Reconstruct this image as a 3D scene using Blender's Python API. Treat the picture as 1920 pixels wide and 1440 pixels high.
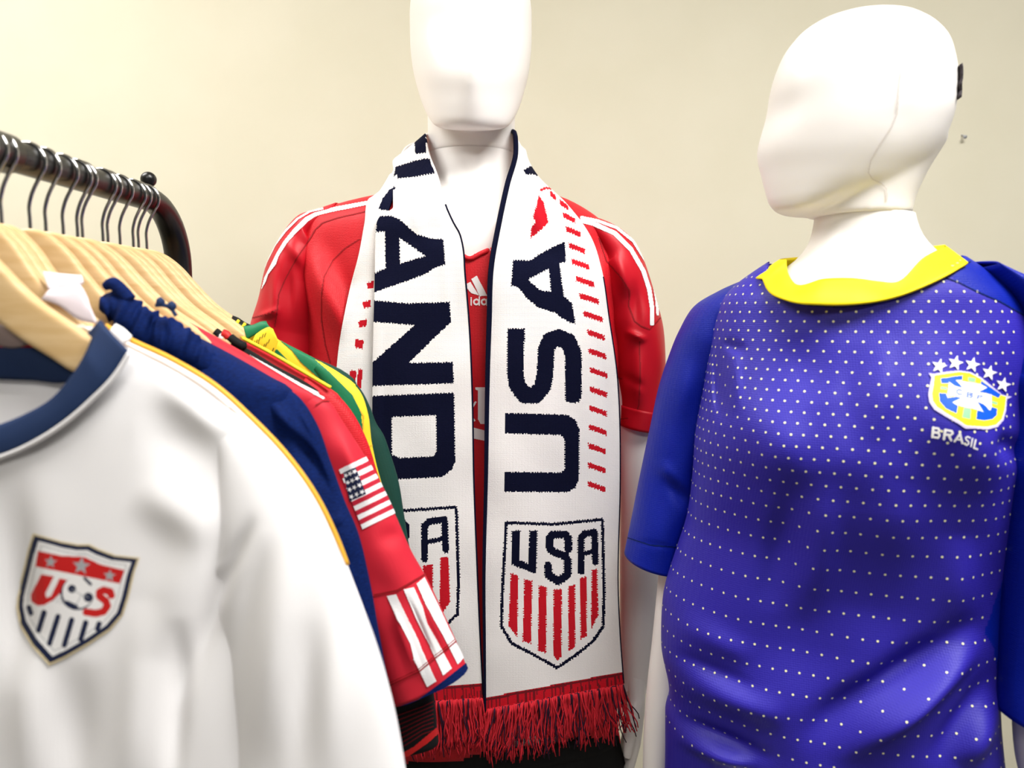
import bpy, math, random
import numpy as np
from mathutils import Vector, Matrix
from mathutils.bvhtree import BVHTree
random.seed(7); np.random.seed(7)
for o in list(bpy.data.objects): bpy.data.objects.remove(o)
SC = bpy.context.scene; COL = SC.collection
# ------------------------------------------------------------------ camera, world, lights, exposure
FPX = 1442.0; PITCH = math.radians(5.15); CAMZ = 1.35
cd = bpy.data.cameras.new('camera'); cam = bpy.data.objects.new('camera', cd); COL.objects.link(cam)
cam.location = (0, 0, CAMZ); cam.rotation_euler = (math.pi/2-PITCH, 0, 0)
cd.sensor_fit = 'HORIZONTAL'; cd.sensor_width = 36.0; cd.lens = FPX/1920*36.0
cd.clip_start = 0.02
cd.dof.use_dof = True; cd.dof.focus_distance = 0.97; cd.dof.aperture_fstop = 4.7
SC.camera = cam
wd = bpy.data.worlds.new('world'); SC.world = wd; wd.use_nodes = True
bg = wd.node_tree.nodes['Background']; bg.inputs[0].default_value = (1.0, 0.985, 0.96, 1); bg.inputs[1].default_value = 0.06
SC.view_settings.view_transform = 'Standard'; SC.view_settings.look = 'None'
SC.view_settings.gamma = 1.0; SC.view_settings.exposure = 0.45
SC.view_settings.use_curve_mapping = False
LIGHTS = [((0.75, 0.1, 2.64), 1.2, 0.6, 36.0), ((-1.35, 0.75, 2.64), 1.2, 0.6, 19.0), ((-0.1, -1.5, 2.64), 1.2, 0.6, 15.0)]
def area(loc, sx, sy, w):
    l = bpy.data.lights.new('ceiling_panel_lamp', 'AREA'); l.shape = 'RECTANGLE'; l.size = sx; l.size_y = sy
    l.energy = w; l.color = (1.0, 0.985, 0.955)
    o = bpy.data.objects.new('ceiling_panel_lamp', l); o.location = (loc[0], loc[1], loc[2]-0.03); COL.objects.link(o)
    return o
LAMPS = [area(*a) for a in LIGHTS]
# ------------------------------------------------------------------ projection helpers
CT, ST = math.cos(PITCH), math.sin(PITCH)
def W(px, py, y):
    px = np.asarray(px, float); py = np.asarray(py, float); y = np.asarray(y, float)
    dx = (px-960)/FPX; dy = -(py-720)/FPX
    d1 = CT + dy*ST; d2 = -ST + dy*CT
    t = y/d1
    return np.stack(np.broadcast_arrays(dx*t, y, CAMZ+d2*t), -1)
def proj(P):
    P = np.asarray(P, float)
    y = P[..., 1]; z = P[..., 2]-CAMZ
    dep = y*CT - z*ST; up = y*ST + z*CT
    return 960+FPX*P[..., 0]/dep, 720-FPX*up/dep
def spl(t, v, x):
    """cubic hermite (limited slopes) through (t,v) evaluated at x"""
    t = np.asarray(t, float); v = np.asarray(v, float); x = np.clip(np.asarray(x, float), t[0], t[-1])
    h = np.diff(t); d = np.diff(v, axis=0)/(h if v.ndim == 1 else h[:, None])
    m = np.zeros_like(v); m[0] = d[0]; m[-1] = d[-1]
    if len(t) > 2:
        w = h[:-1]/(h[:-1]+h[1:]); w = w if v.ndim == 1 else w[:, None]
        mm = d[:-1]*(1-w)+d[1:]*w
        lim = 3*np.minimum(abs(d[:-1]), abs(d[1:])); s = (d[:-1]*d[1:] > 0)
        m[1:-1] = np.where(s, np.sign(mm)*np.minimum(abs(mm), lim), 0)
    i = np.clip(np.searchsorted(t, x, 'right')-1, 0, len(t)-2)
    u = (x-t[i])/h[i]; hh = h[i]
    if v.ndim > 1: u = u[..., None]; hh = hh[..., None]
    return (2*u**3-3*u**2+1)*v[i]+(u**3-2*u**2+u)*hh*m[i]+(-2*u**3+3*u**2)*v[i+1]+(u**3-u**2)*hh*m[i+1]
def catmull(pts, n):
    p = np.asarray(pts, float); k = len(p)
    t = np.concatenate([[0], np.cumsum(np.linalg.norm(np.diff(p, axis=0), axis=1))])
    x = np.linspace(0, t[-1], n)
    m = np.gradient(p, t, axis=0)
    i = np.clip(np.searchsorted(t, x, 'right')-1, 0, k-2); h = (t[i+1]-t[i])[:, None]; u = ((x-t[i])/h[:, 0])[:, None]
    return (2*u**3-3*u**2+1)*p[i]+(u**3-2*u**2+u)*h*m[i]+(-2*u**3+3*u**2)*p[i+1]+(u**3-u**2)*h*m[i+1]
# ------------------------------------------------------------------ materials
def srgb(r, g, b):
    f = lambda c: c/12.92 if c <= 0.04045 else ((c+0.055)/1.055)**2.4
    return (f(r/255), f(g/255), f(b/255), 1)
def mat(name, col, rough=0.6, bump=0.0, scale=500, kind='NOISE', spec=0.3, metal=0.0, col2=None, cscale=40, sheen=0.0, stretch=(1, 1, 1), dist=0.001, cr=(0.35, 0.65)):
    m = bpy.data.materials.new(name); m.use_nodes = True; nt = m.node_tree; N = nt.nodes; L = nt.links
    p = N['Principled BSDF']; c = col if len(col) == 4 else srgb(*col)
    p.inputs['Base Color'].default_value = c; p.inputs['Roughness'].default_value = rough
    p.inputs['Specular IOR Level'].default_value = spec; p.inputs['Metallic'].default_value = metal
    if sheen: p.inputs['Sheen Weight'].default_value = sheen
    tc = N.new('ShaderNodeTexCoord'); mp = N.new('ShaderNodeMapping'); mp.inputs['Scale'].default_value = stretch
    L.new(tc.outputs['Object'], mp.inputs[0])
    def tex(kind, scale):
        if kind == 'VORONOI':
            t = N.new('ShaderNodeTexVoronoi'); t.inputs['Scale'].default_value = scale; t.inputs['Randomness'].default_value = 0.2; o = t.outputs['Distance']
        elif kind == 'WAVE':
            t = N.new('ShaderNodeTexWave'); t.inputs['Scale'].default_value = scale; t.inputs['Distortion'].default_value = 1.5; o = t.outputs['Fac']
        else:
            t = N.new('ShaderNodeTexNoise'); t.inputs['Scale'].default_value = scale; t.inputs['Detail'].default_value = 3; o = t.outputs['Fac']
        L.new(mp.outputs[0], t.inputs['Vector']); return o
    if bump:
        b = N.new('ShaderNodeBump'); b.inputs['Strength'].default_value = bump; b.inputs['Distance'].default_value = dist
        L.new(tex(kind, scale), b.inputs['Height']); L.new(b.outputs[0], p.inputs['Normal'])
    if col2 is not None:
        r = N.new('ShaderNodeValToRGB'); c2 = col2 if len(col2) == 4 else srgb(*col2)
        r.color_ramp.elements[0].color = c2; r.color_ramp.elements[1].color = c
        r.color_ramp.elements[0].position = cr[0]; r.color_ramp.elements[1].position = cr[1]
        L.new(tex('NOISE' if kind != 'VORONOI' else kind, cscale), r.inputs[0]); L.new(r.outputs[0], p.inputs['Base Color'])
    return m
M = {}
M['wall'] = mat('wall_paint', (226, 221, 200), 0.85, 0.15, 90, col2=(223, 218, 196), cscale=6, spec=0.2)
M['floor'] = mat('carpet', (120, 116, 110), 0.95, 0.5, 300, col2=(96, 92, 88), cscale=200)
M['ceil'] = mat('ceiling_tile', (238, 236, 228), 0.9, 0.3, 120)
M['base'] = mat('baseboard_vinyl', (70, 66, 62), 0.6)
M['plastic'] = mat('white_plastic', (243, 239, 236), 0.33, 0.02, 60, spec=0.5)
M['seam'] = mat('seam_shadow_plastic', (222, 216, 212), 0.4)
M['black_metal'] = mat('black_powdercoat', (16, 16, 17), 0.32, 0.03, 200, spec=0.5)
M['chrome'] = mat('chrome', (205, 205, 205), 0.12, metal=1.0)
M['wood'] = mat('maple_wood', (232, 200, 150), 0.42, 0.05, 60, col2=(220, 184, 130), cscale=22, stretch=(1, 6, 8), spec=0.4)
M['white_fab'] = mat('white_jersey', (250, 248, 249), 0.7, 0.12, 900, 'VORONOI')
M['white_print'] = mat('white_print', (244, 242, 242), 0.55)
M['navy_fab'] = mat('navy_jersey', (8, 34, 94), 0.8, 0.25, 700, spec=0.12, col2=(4, 22, 70), cscale=260, stretch=(1, 1, 6))
M['navy_rib'] = mat('navy_rib', (26, 48, 88), 0.75, 0.3, 350, 'WAVE')
M['red_fab'] = mat('red_jersey', (206, 26, 38), 0.55, 0.45, 480, 'VORONOI', dist=0.001, stretch=(1, 0.25, 1))
M['red_sat'] = mat('red_satin', (196, 18, 36), 0.45, 0.08, 300, stretch=(1, 1, 4))
M['red_rack'] = mat('red_rack_jersey', (208, 36, 54), 0.6, 0.15, 800, 'VORONOI')
M['red_seam'] = mat('red_seam', (150, 14, 24), 0.7)
M['red_print'] = mat('red_print', (205, 34, 34), 0.5)
M['flag_red'] = mat('flag_red', (190, 34, 56), 0.55)
M['gold'] = mat('gold_trim', (240, 180, 60), 0.5)
M['pale_gold'] = mat('pale_gold', (222, 204, 160), 0.5)
M['navy_print'] = mat('navy_print', (26, 34, 66), 0.5)
M['grey_print'] = mat('grey_print', (170, 172, 176), 0.5)
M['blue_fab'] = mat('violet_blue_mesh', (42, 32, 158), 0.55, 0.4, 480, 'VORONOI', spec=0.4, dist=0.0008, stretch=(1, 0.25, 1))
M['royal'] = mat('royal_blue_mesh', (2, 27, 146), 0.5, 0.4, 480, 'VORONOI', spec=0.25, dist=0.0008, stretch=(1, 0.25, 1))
M['yellow'] = mat('yellow_rib', (250, 226, 10), 0.6, 0.08, 500, 'WAVE')
M['yel_fab'] = mat('yellow_jersey', (246, 222, 52), 0.6, 0.1, 600)
M['dot'] = mat('cream_dot', (240, 236, 190), 0.5)
M['cbf_yellow'] = mat('crest_yellow', (252, 236, 40), 0.5)
M['cbf_blue'] = mat('crest_blue', (14, 84, 214), 0.5)
M['cbf_green'] = mat('crest_green', (140, 236, 150), 0.5)
M['lav'] = mat('crest_border', (206, 196, 240), 0.5)
M['green'] = mat('green_jersey', (16, 118, 76), 0.5, 0.2, 500)
M['dkgreen'] = mat('dark_green_jersey', (14, 62, 52), 0.7, 0.25, 700, 'VORONOI')
M['black_fab'] = mat('black_cloth', (14, 14, 15), 0.8, 0.2, 400)
M['kwhite'] = mat('white_knit', (240, 236, 234), 0.9, 0.6, 520, 'VORONOI', spec=0.08, stretch=(1, 0.2, 1.3), col2=(226, 220, 216), cscale=520, dist=0.001, cr=(0.0, 0.25))
M['knavy'] = mat('navy_knit', (11, 14, 38), 0.9, 0.6, 520, 'VORONOI', spec=0.08, stretch=(1, 0.2, 1.3), dist=0.0012)
M['kred'] = mat('red_knit', (196, 26, 40), 0.9, 0.6, 520, 'VORONOI', spec=0.08, stretch=(1, 0.2, 1.3), col2=(170, 18, 32), cscale=520, dist=0.001, cr=(0.0, 0.3))
M['kdark'] = mat('dark_red_knit', (110, 14, 26), 0.9, 0.4, 620)
M['yarn'] = mat('red_yarn', (200, 34, 48), 0.85)
M['yarn_dark'] = mat('navy_yarn', (44, 14, 40), 0.85)
M['tag'] = mat('white_tag', (240, 230, 238), 0.6, 0.05, 200)
M['label_grey'] = mat('grey_label', (150, 132, 128), 0.7)
M['velcro'] = mat('velcro', (70, 64, 68), 0.95, 0.8, 900)
def emis(name, col, s):
    m = bpy.data.materials.new(name); m.use_nodes = True; p = m.node_tree.nodes['Principled BSDF']
    p.inputs['Base Color'].default_value = (0.9, 0.9, 0.9, 1); p.inputs['Emission Color'].default_value = col; p.inputs['Emission Strength'].default_value = s
    return m
M['diffuser'] = emis('lamp_diffuser', (1, 0.965, 0.91, 1), 4.0)
# ------------------------------------------------------------------ object helpers
def empty(name, loc, label=None, cat=None, group=None, parent=None):
    o = bpy.data.objects.new(name, None); o.location = loc; o.empty_display_size = 0.05; COL.objects.link(o)
    tag(o, label, cat, group); return o
def tag(o, label=None, cat=None, group=None, kind=None):
    if label: o['label'] = label
    if cat: o['category'] = cat
    if group: o['group'] = group
    if kind: o['kind'] = kind
    return o
def obj(name, V, F, mats, idx=None, parent=None, smooth=True, solid=0.0, offset=-1.0):
    V = np.asarray(V, float).reshape(-1, 3)
    me = bpy.data.meshes.new(name); me.from_pydata(V.tolist(), [], F.tolist() if hasattr(F, 'tolist') else F)
    if not isinstance(mats, (list, tuple)): mats = [mats]
    for m in mats: me.materials.append(M[m] if isinstance(m, str) else m)
    if idx is not None: me.polygons.foreach_set('material_index', np.asarray(idx, np.int32).ravel())
    me.polygons.foreach_set('use_smooth', np.full(len(me.polygons), smooth)); me.update()
    o = bpy.data.objects.new(name, me); COL.objects.link(o)
    if parent is not None:
        o.parent = parent
        if parent.type == 'EMPTY': o.matrix_parent_inverse = Matrix.Translation(-Vector(parent.location))
    if solid:
        s = o.modifiers.new('thickness', 'SOLIDIFY'); s.thickness = solid; s.offset = offset
    return o
def gfaces(n, m, wrap=False):
    i = np.arange(n-1)[:, None]; j = np.arange(m if wrap else m-1)[None, :]; j2 = (j+1) % m
    return np.stack(np.broadcast_arrays(i*m+j, i*m+j2, (i+1)*m+j2, (i+1)*m+j), -1).reshape(-1, 4)
def box_vf(x0, x1, y0, y1, z0, z1):
    V = [(x, y, z) for z in (z0, z1) for y in (y0, y1) for x in (x0, x1)]
    F = [(0, 2, 3, 1), (4, 5, 7, 6), (0, 1, 5, 4), (2, 6, 7, 3), (0, 4, 6, 2), (1, 3, 7, 5)]
    return V, F
def box(name, b, m, parent=None, bevel=0.0):
    V, F = box_vf(*b); o = obj(name, V, F, m, parent=parent, smooth=False)
    if bevel:
        d = o.modifiers.new('bevel', 'BEVEL'); d.width = bevel; d.segments = 3
    return o
def frames(P):
    T = np.gradient(P, axis=0); T /= np.linalg.norm(T, axis=1)[:, None]+1e-12
    a = np.eye(3)[int(np.argmin(abs(T).max(0)))]
    B = np.cross(T, a); B /= np.linalg.norm(B, axis=1)[:, None]+1e-12
    return T, B, np.cross(B, T)
def wire_vf(P, r, k=8, base=0):
    P = np.asarray(P, float); T, A, B = frames(P); r = np.broadcast_to(np.asarray(r, float), len(P))
    a = np.arange(k)*2*math.pi/k
    V = P[:, None]+r[:, None, None]*(np.cos(a)[None, :, None]*A[:, None]+np.sin(a)[None, :, None]*B[:, None])
    F = gfaces(len(P), k, True).tolist()
    F.append(list(range(k))[::-1]); F.append([(len(P)-1)*k+i for i in range(k)])
    if base: F = [[i+base for i in f] for f in F]
    return V.reshape(-1, 3), F
def wire(name, P, r, m, parent=None, k=10):
    V, F = wire_vf(P, r, k); return obj(name, V, F, m, parent=parent)
# loft of horizontal rings; rows in pixels: (py, xl, xr, yc, df, db, n)
def loft_rows(rows, N):
    R = np.asarray(rows, float); py = np.linspace(R[0, 0], R[-1, 0], N)
    return np.column_stack([py]+[spl(R[:, 0], R[:, k], py) for k in range(1, R.shape[1])])
def loft(rows, N=140, K=160, disp=None, turn=False):
    R = loft_rows(rows, N); yc = R[:, 3]
    if turn:      # the body faces the photographer: ring axes at right angles to the line of sight
        Z = W(960, R[:, 0], yc)[:, 2]; sL = W(R[:, 1], R[:, 0], 1.0)[:, 0]; sR = W(R[:, 2], R[:, 0], 1.0)[:, 0]
        cx = (sL+sR)/2*yc; n = np.hypot(cx, yc); ax, ay = yc/n, -cx/n
        tL = (sL*yc-cx)/(ax-sL*ay); tR = (sR*yc-cx)/(ax-sR*ay)
        P = ring(Z, tL, tR, 0*yc, R[:, 4], R[:, 5], R[:, 6], K)
        x = cx[:, None]+P[..., 0]*ax[:, None]-P[..., 1]*ay[:, None]; y = yc[:, None]+P[..., 0]*ay[:, None]+P[..., 1]*ax[:, None]
        P = np.stack([x, y, P[..., 2]], -1)
        if disp is not None:
            px, py = proj(P); a = np.linspace(0, 2*math.pi, K, endpoint=False)+math.pi/2
            P[..., 1] -= disp(px, py)*np.clip(-np.sin(a)*1.6, 0, 1)[None]
        return P
    XL = W(R[:, 1], R[:, 0], yc)[:, 0]; XR = W(R[:, 2], R[:, 0], yc)[:, 0]; Z = W(960, R[:, 0], yc)[:, 2]
    return ring(Z, XL, XR, yc, R[:, 4], R[:, 5], R[:, 6], K, disp)
def ring(Z, XL, XR, yc, df, db, n, K=160, disp=None):
    a = np.linspace(0, 2*math.pi, K, endpoint=False)+math.pi/2      # starts at the back
    c = np.cos(a)[None]; s = np.sin(a)[None]; e = (2/np.asarray(n, float))[:, None]
    col = lambda v: np.asarray(v, float)[:, None]
    x = col((XL+XR)/2)+col((XR-XL)/2)*np.sign(c)*abs(c)**e
    y = col(yc)+np.where(s < 0, col(df), col(db))*np.sign(s)*abs(s)**e
    P = np.stack(np.broadcast_arrays(x, y, col(Z)), -1).copy()
    if disp is not None:
        px, py = proj(P); w = np.clip(-s*1.6, 0, 1)
        P[..., 1] -= disp(px, py)*w
    return P
# flattened tube along an outline; inner side lies `side` of the outline direction (+1 -> to the left of screen when running down)
def sleeve(outl, widths, y, ry, N=60, K=48, side=1, n=2.2, disp=None, ys=None):
    O = catmull(np.asarray(outl, float), N); t = np.linspace(0, 1, len(widths))
    o0 = np.asarray(outl, float); d = np.concatenate([[0], np.cumsum(np.linalg.norm(np.diff(o0, axis=0), axis=1))]); d /= d[-1]
    tt = np.linspace(0, 1, N); w = spl(d, np.asarray(widths, float), tt)
    yy = np.full(N, y) if ys is None else spl(d, np.asarray(ys, float), tt)
    rr = np.full(N, ry) if np.isscalar(ry) else spl(d, np.asarray(ry, float), tt)
    T = np.gradient(O, axis=0); T /= np.linalg.norm(T, axis=1)[:, None]
    nrm = np.stack([-T[:, 1], T[:, 0]], 1)*side
    C = O+nrm*w[:, None]/2
    a = np.linspace(0, 2*math.pi, K, endpoint=False)+math.pi/2; e = 2/n
    c = np.sign(np.cos(a))*abs(np.cos(a))**e; s = np.sign(np.sin(a))*abs(np.sin(a))**e
    px = C[:, 0, None]-nrm[:, 0, None]*w[:, None]/2*c[None]; py = C[:, 1, None]-nrm[:, 1, None]*w[:, None]/2*c[None]
    P = W(px, py, yy[:, None]+0*px)
    P[..., 1] += rr[:, None]*s[None]
    if disp is not None:
        q, r = proj(P); P[..., 1] -= disp(q, r)*np.clip(-s*1.6, 0, 1)[None]
    return P
def gobj(name, P, mats, wrap=True, parent=None, solid=0.0, cut=None, paint=None, offset=-1.0, cut3=None):
    n, m = P.shape[:2]; F = gfaces(n, m, wrap); V = P.reshape(-1, 3); cen = V[F].mean(1); keep = np.ones(len(F), bool); idx = None
    nr = np.cross(V[F[:, 2]]-V[F[:, 0]], V[F[:, 3]]-V[F[:, 1]])
    mid = P.mean(1).repeat(m if wrap else m-1, 0)[:len(F)] if wrap else None
    if wrap:
        mm = P.mean(1); rowi = np.repeat(np.arange(n-1), m); out = cen-mm[rowi]
        if (np.einsum('ij,ij->i', nr, out)).sum() < 0: F = F[:, ::-1]; nr = -nr
    elif np.einsum('ij,ij->i', nr, cen-np.array([0, 0, CAMZ])).sum() > 0: F = F[:, ::-1]; nr = -nr
    front = np.einsum('ij,ij->i', nr, cen-np.array([0, 0, CAMZ])) < 0
    px, py = proj(cen)
    if cut3 is not None: keep &= ~cut3(cen)
    if cut is not None: keep &= ~(front & cut(px, py))
    if paint is not None:
        idx = np.zeros(len(F), int); r = paint(px, py); idx = np.where((r >= 0) & front, r, 0)
        idx = idx[keep]
    return obj(name, V, F[keep], mats, idx, parent, solid=solid, offset=offset)
# ------------------------------------------------------------------ flat print painter (layers of polygons / strokes)
def inpoly(px, py, poly):
    p = np.asarray(poly, float); r = np.zeros(px.shape, bool); j = len(p)-1
    for i in range(len(p)):
        xi, yi = p[i]; xj, yj = p[j]
        if yi != yj:
            r ^= ((yi > py) != (yj > py)) & (px < (xj-xi)*(py-yi)/(yj-yi)+xi)
        j = i
    return r
def segd(px, py, a, b):
    ax, ay = a; bx, by = b; L = (bx-ax)**2+(by-ay)**2+1e-9
    t = np.clip(((px-ax)*(bx-ax)+(py-ay)*(by-ay))/L, 0, 1)
    return np.hypot(px-ax-t*(bx-ax), py-ay-t*(by-ay))
class Paint:
    def __init__(s, ox=0, oy=0, k=1.0): s.L = []; s.ox = ox; s.oy = oy; s.k = k
    def c(s, pts): return [(s.ox+x/s.k, s.oy+y/s.k) for x, y in pts]
    def at(s, ox, oy, k): s.ox, s.oy, s.k = ox, oy, k; return s
    def poly(s, i, pts, hole=None): s.L.append(('p', i, s.c(pts), s.c(hole) if hole else None)); return s
    def stroke(s, i, pts, w): s.L.append(('s', i, s.c(pts), w/s.k/2)); return s
    def disc(s, i, c, r): s.L.append(('d', i, s.c([c])[0], r/s.k)); return s
    def star(s, i, c, r, rot=0.0):
        pts = []
        for k in range(10):
            a = rot-math.pi/2+k*math.pi/5; q = r if k % 2 == 0 else r*0.42
            pts.append((c[0]+q*math.cos(a), c[1]+q*math.sin(a)))
        return s.poly(i, pts)
    def bbox(s, pad=2):
        xs = []; ys = []
        for l in s.L:
            q = l[2] if l[0] != 'd' else [l[2]]; r = l[3] if l[0] in 'sd' else 0
            for x, y in q: xs += [x-r, x+r]; ys += [y-r, y+r]
        return min(xs)-pad, min(ys)-pad, max(xs)+pad, max(ys)+pad
    def __call__(s, px, py):
        px = np.asarray(px, float); py = np.asarray(py, float); out = np.full(px.shape, -1)
        for l in s.L:
            if l[0] == 'p':
                m = inpoly(px, py, l[2])
                if l[3]: m &= ~inpoly(px, py, l[3])
            elif l[0] == 's':
                m = np.zeros(px.shape, bool)
                for a, b in zip(l[2][:-1], l[2][1:]): m |= segd(px, py, a, b) < l[3]
            else: m = np.hypot(px-l[2][0], py-l[2][1]) < l[3]
            out[m] = l[1]
        return out
def bvh_of(*obs):
    V = []; F = []
    for o in obs:
        b = len(V); V += [o.matrix_world @ v.co if False else v.co.copy() for v in o.data.vertices]
        F += [[i+b for i in p.vertices] for p in o.data.polygons]
    return BVHTree.FromPolygons(V, F)
CO = Vector((0, 0, CAMZ))
def decal(name, bvh, paint, mats, parent, step=1.2, off=0.0007, bbox=None, solid=0.0):
    x0, y0, x1, y1 = bbox or paint.bbox()
    xs = np.arange(x0, x1+step, step); ys = np.arange(y0, y1+step, step)
    GX, GY = np.meshgrid(xs, ys); n, m = GX.shape
    F = gfaces(n, m); cx = GX.reshape(-1)[F].mean(1); cy = GY.reshape(-1)[F].mean(1)
    idx = paint(cx, cy); need = np.zeros(n*m, bool); need[F[idx >= 0].ravel()] = True
    D = W(GX.ravel(), GY.ravel(), 1.0)-np.array([0, 0, CAMZ])
    V = np.full((n*m, 3), np.nan)
    for i in np.nonzero(need)[0]:
        d = Vector(D[i]).normalized(); h, nr, _, _ = bvh.ray_cast(CO, d)
        if h is None: continue
        if nr.dot(d) > 0: nr = -nr
        V[i] = h+nr*off
    q = V[F]; ok = (idx >= 0) & ~np.isnan(q).any((1, 2))
    ok &= (np.nan_to_num(q[..., 1].max(1)-q[..., 1].min(1), nan=9) < 0.02)
    F = F[ok]; idx = idx[ok]; used = np.unique(F); mp = np.zeros(n*m, int); mp[used] = np.arange(len(used))
    return obj(name, V[used], mp[F][:, ::-1], mats, idx, parent, solid=solid)
def folds(L):
    def f(px, py):
        r = np.zeros(np.shape(px))
        for x0, y0, x1, y1, w, a in L:
            L2 = (x1-x0)**2+(y1-y0)**2; k = 1.0
            if L2 > (2.2*w)**2:
                t = np.clip(((px-x0)*(x1-x0)+(py-y0)*(y1-y0))/L2, 0, 1); k = (1-(2*t-1)**2)**1.5*1.25
            r = r+a*k*np.exp(-(segd(px, py, (x0, y0), (x1, y1))/w)**2)
        return r
    return f
def wob(amp, f, ph=0.0):
    def g(px, py):
        return amp*(np.sin(px*f+1.7*np.sin(py*f*0.6+ph)+ph)+0.6*np.sin(px*f*1.9-py*f*0.8+2.1*ph)+0.5*np.sin(py*f*1.3+px*f*0.5+ph*0.7))
    return g
def add(*fs, scale=1.0): return lambda px, py: scale*sum(f(px, py) for f in fs)

# ================================================================== the room
def struct(o): o['kind'] = 'structure'; return o
WY = 1.72
struct(box('wall_back', (-3.0, 3.0, WY, WY+0.1, 0, 2.7), 'wall'))
struct(box('wall_left', (-3.1, -3.0, -3.0, WY+0.1, 0, 2.7), 'wall'))
struct(box('floor', (-3.0, 3.0, -3.0, WY, -0.05, 0), 'floor'))
struct(box('ceiling', (-3.0, 3.0, -3.0, WY, 2.7, 2.75), 'ceil'))
struct(box('baseboard_back', (-3.0, 3.0, WY-0.012, WY, 0, 0.1), 'base', bevel=0.003))
for (loc, sx, sy, w), nm in zip(LIGHTS, ('nearest the right', 'nearest the left', 'behind the camera')):
    r = empty('ceiling_light', (loc[0], loc[1], 2.7), 'white rectangular ceiling light panel, '+nm, 'ceiling light', 'ceiling light panels')
    V, F = [], []
    for b in ((-sx/2-.03, sx/2+.03, -sy/2-.03, -sy/2), (-sx/2-.03, sx/2+.03, sy/2, sy/2+.03), (-sx/2-.03, -sx/2, -sy/2, sy/2), (sx/2, sx/2+.03, -sy/2, sy/2)):
        v, f = box_vf(loc[0]+b[0], loc[0]+b[1], loc[1]+b[2], loc[1]+b[3], 2.64, 2.7); F += [[i+len(V) for i in q] for q in f]; V += v
    obj('frame', V, F, 'plastic', parent=r, smooth=False)
    box('diffuser', (loc[0]-sx/2, loc[0]+sx/2, loc[1]-sy/2, loc[1]+sy/2, 2.67, 2.69), 'diffuser', parent=r)
# nail in the wall, right of the right head
p = W(1803, 257, WY)
nl = empty('wall_nail', tuple(p), 'small grey nail sticking out of the wall beside the right mannequin head', 'nail')
wire('shank', [p+[0, 0.004, 0.006], p+[0, -0.006, 0.002], p+[0, -0.012, -0.002]], 0.0014, 'grey_print', nl, 8)
wire('head', [p+[0, -0.012, -0.002], p+[0, -0.0145, -0.003]], 0.004, 'grey_print', nl, 10)

# ================================================================== mannequins
# head in local units (metres); profile from the side, widths from the front. front = -Y, z = 0 at the chin
HP = np.array([  # z,    front, back, halfwidth, nfront
    (0.2150, 0.003, 0.003, 0.002, 2.0),
    (0.2125, -0.022, 0.028, 0.026, 2.0),
    (0.2085, -0.042, 0.052, 0.040, 2.05),
    (0.2000, -0.062, 0.071, 0.053, 2.1),
    (0.1860, -0.078, 0.088, 0.064, 2.2),
    (0.1580, -0.094, 0.101, 0.0735, 2.2),
    (0.1350, -0.1000, 0.1045, 0.0760, 2.15),
    (0.1090, -0.1025, 0.1040, 0.0760, 2.0),
    (0.0850, -0.1060, 0.0980, 0.0745, 1.85),
    (0.0700, -0.1075, 0.0920, 0.0725, 1.75),
    (0.0450, -0.1030, 0.0740, 0.0665, 1.75),
    (0.0240, -0.0990, 0.0480, 0.0590, 1.85),
    (0.0100, -0.0935, 0.0050, 0.0500, 1.9),
    (0.0020, -0.0810, -0.0330, 0.0390, 2.0),
    (-0.0015, -0.0600, -0.0500, 0.0200, 2.0)])
def head_mesh(scale, wide, neck, deep=1.0):
    z = np.linspace(HP[0, 0], HP[-1, 0], 70); t = -HP[:, 0]
    fr, bk, hw, nf = [spl(t, HP[:, k], -z) for k in (1, 2, 3, 4)]
    K = 72; a = np.linspace(0, 2*math.pi, K, endpoint=False); c = np.cos(a)[None]; s = np.sin(a)[None]
    cy = np.clip((fr+bk)/2, -0.07, 0.012); cy = np.maximum(np.minimum(cy, bk-0.004), fr+0.004)
    e = np.where(s < 0, (2/nf)[:, None], 2/2.1)
    x = hw[:, None]*wide*np.sign(c)*abs(c)**np.where(s < 0, 2/2.1, 2/2.1)
    y = cy[:, None]+np.where(s < 0, (cy-fr)[:, None], (bk-cy)[:, None])*np.sign(s)*abs(s)**e
    # nose ridge and eye hollows
    zz = z[:, None]+0*x
    ridge = 0.0065*np.exp(-(x/0.013)**2)*np.exp(-((zz-0.065)/0.042)**2)
    eye = 0.004*np.exp(-((abs(x)-0.034)/0.020)**2-((zz-0.108)/0.022)**2)
    ear = 0.0008*np.exp(-((y-0.030)/0.014)**2-((zz-0.085)/0.016)**2)*(abs(x) > 0.03)
    y = y+np.where(s < 0, -ridge+eye, 0); x = x-np.sign(x)*ear
    P = np.stack([x, y*deep, zz*(1.0 if deep == 1.0 else 0.912)], -1)
    V = P.reshape(-1, 3).tolist(); F = gfaces(70, K, True).tolist(); F.append(list(range(K))[::-1]); F.append([69*K+i for i in range(K)])
    # neck stub joined in (remeshed into one skin)
    nz, ny, nx, nr = neck     # z list, centre y, half widths x, half depth
    b = len(V); zs = np.linspace(nz[0], nz[-1], 24); cy = spl(nz, ny, zs); hx = spl(nz, nx, zs); hy = spl(nz, nr, zs)
    for i in range(24):
        for q in a: V.append((hx[i]*math.cos(q), cy[i]+hy[i]*math.sin(q), zs[i]))
    F += [[i+b for i in f] for f in gfaces(24, K, True).tolist()]
    F.append([b+i for i in range(K)][::-1]); F.append([b+23*K+i for i in range(K)])
    return np.array(V)*scale, F
def place(V, loc, rz):
    c, s = math.cos(rz), math.sin(rz)
    return np.stack([V[:, 0]*c-V[:, 1]*s, V[:, 0]*s+V[:, 1]*c, V[:, 2]], 1)+np.asarray(loc)
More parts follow.
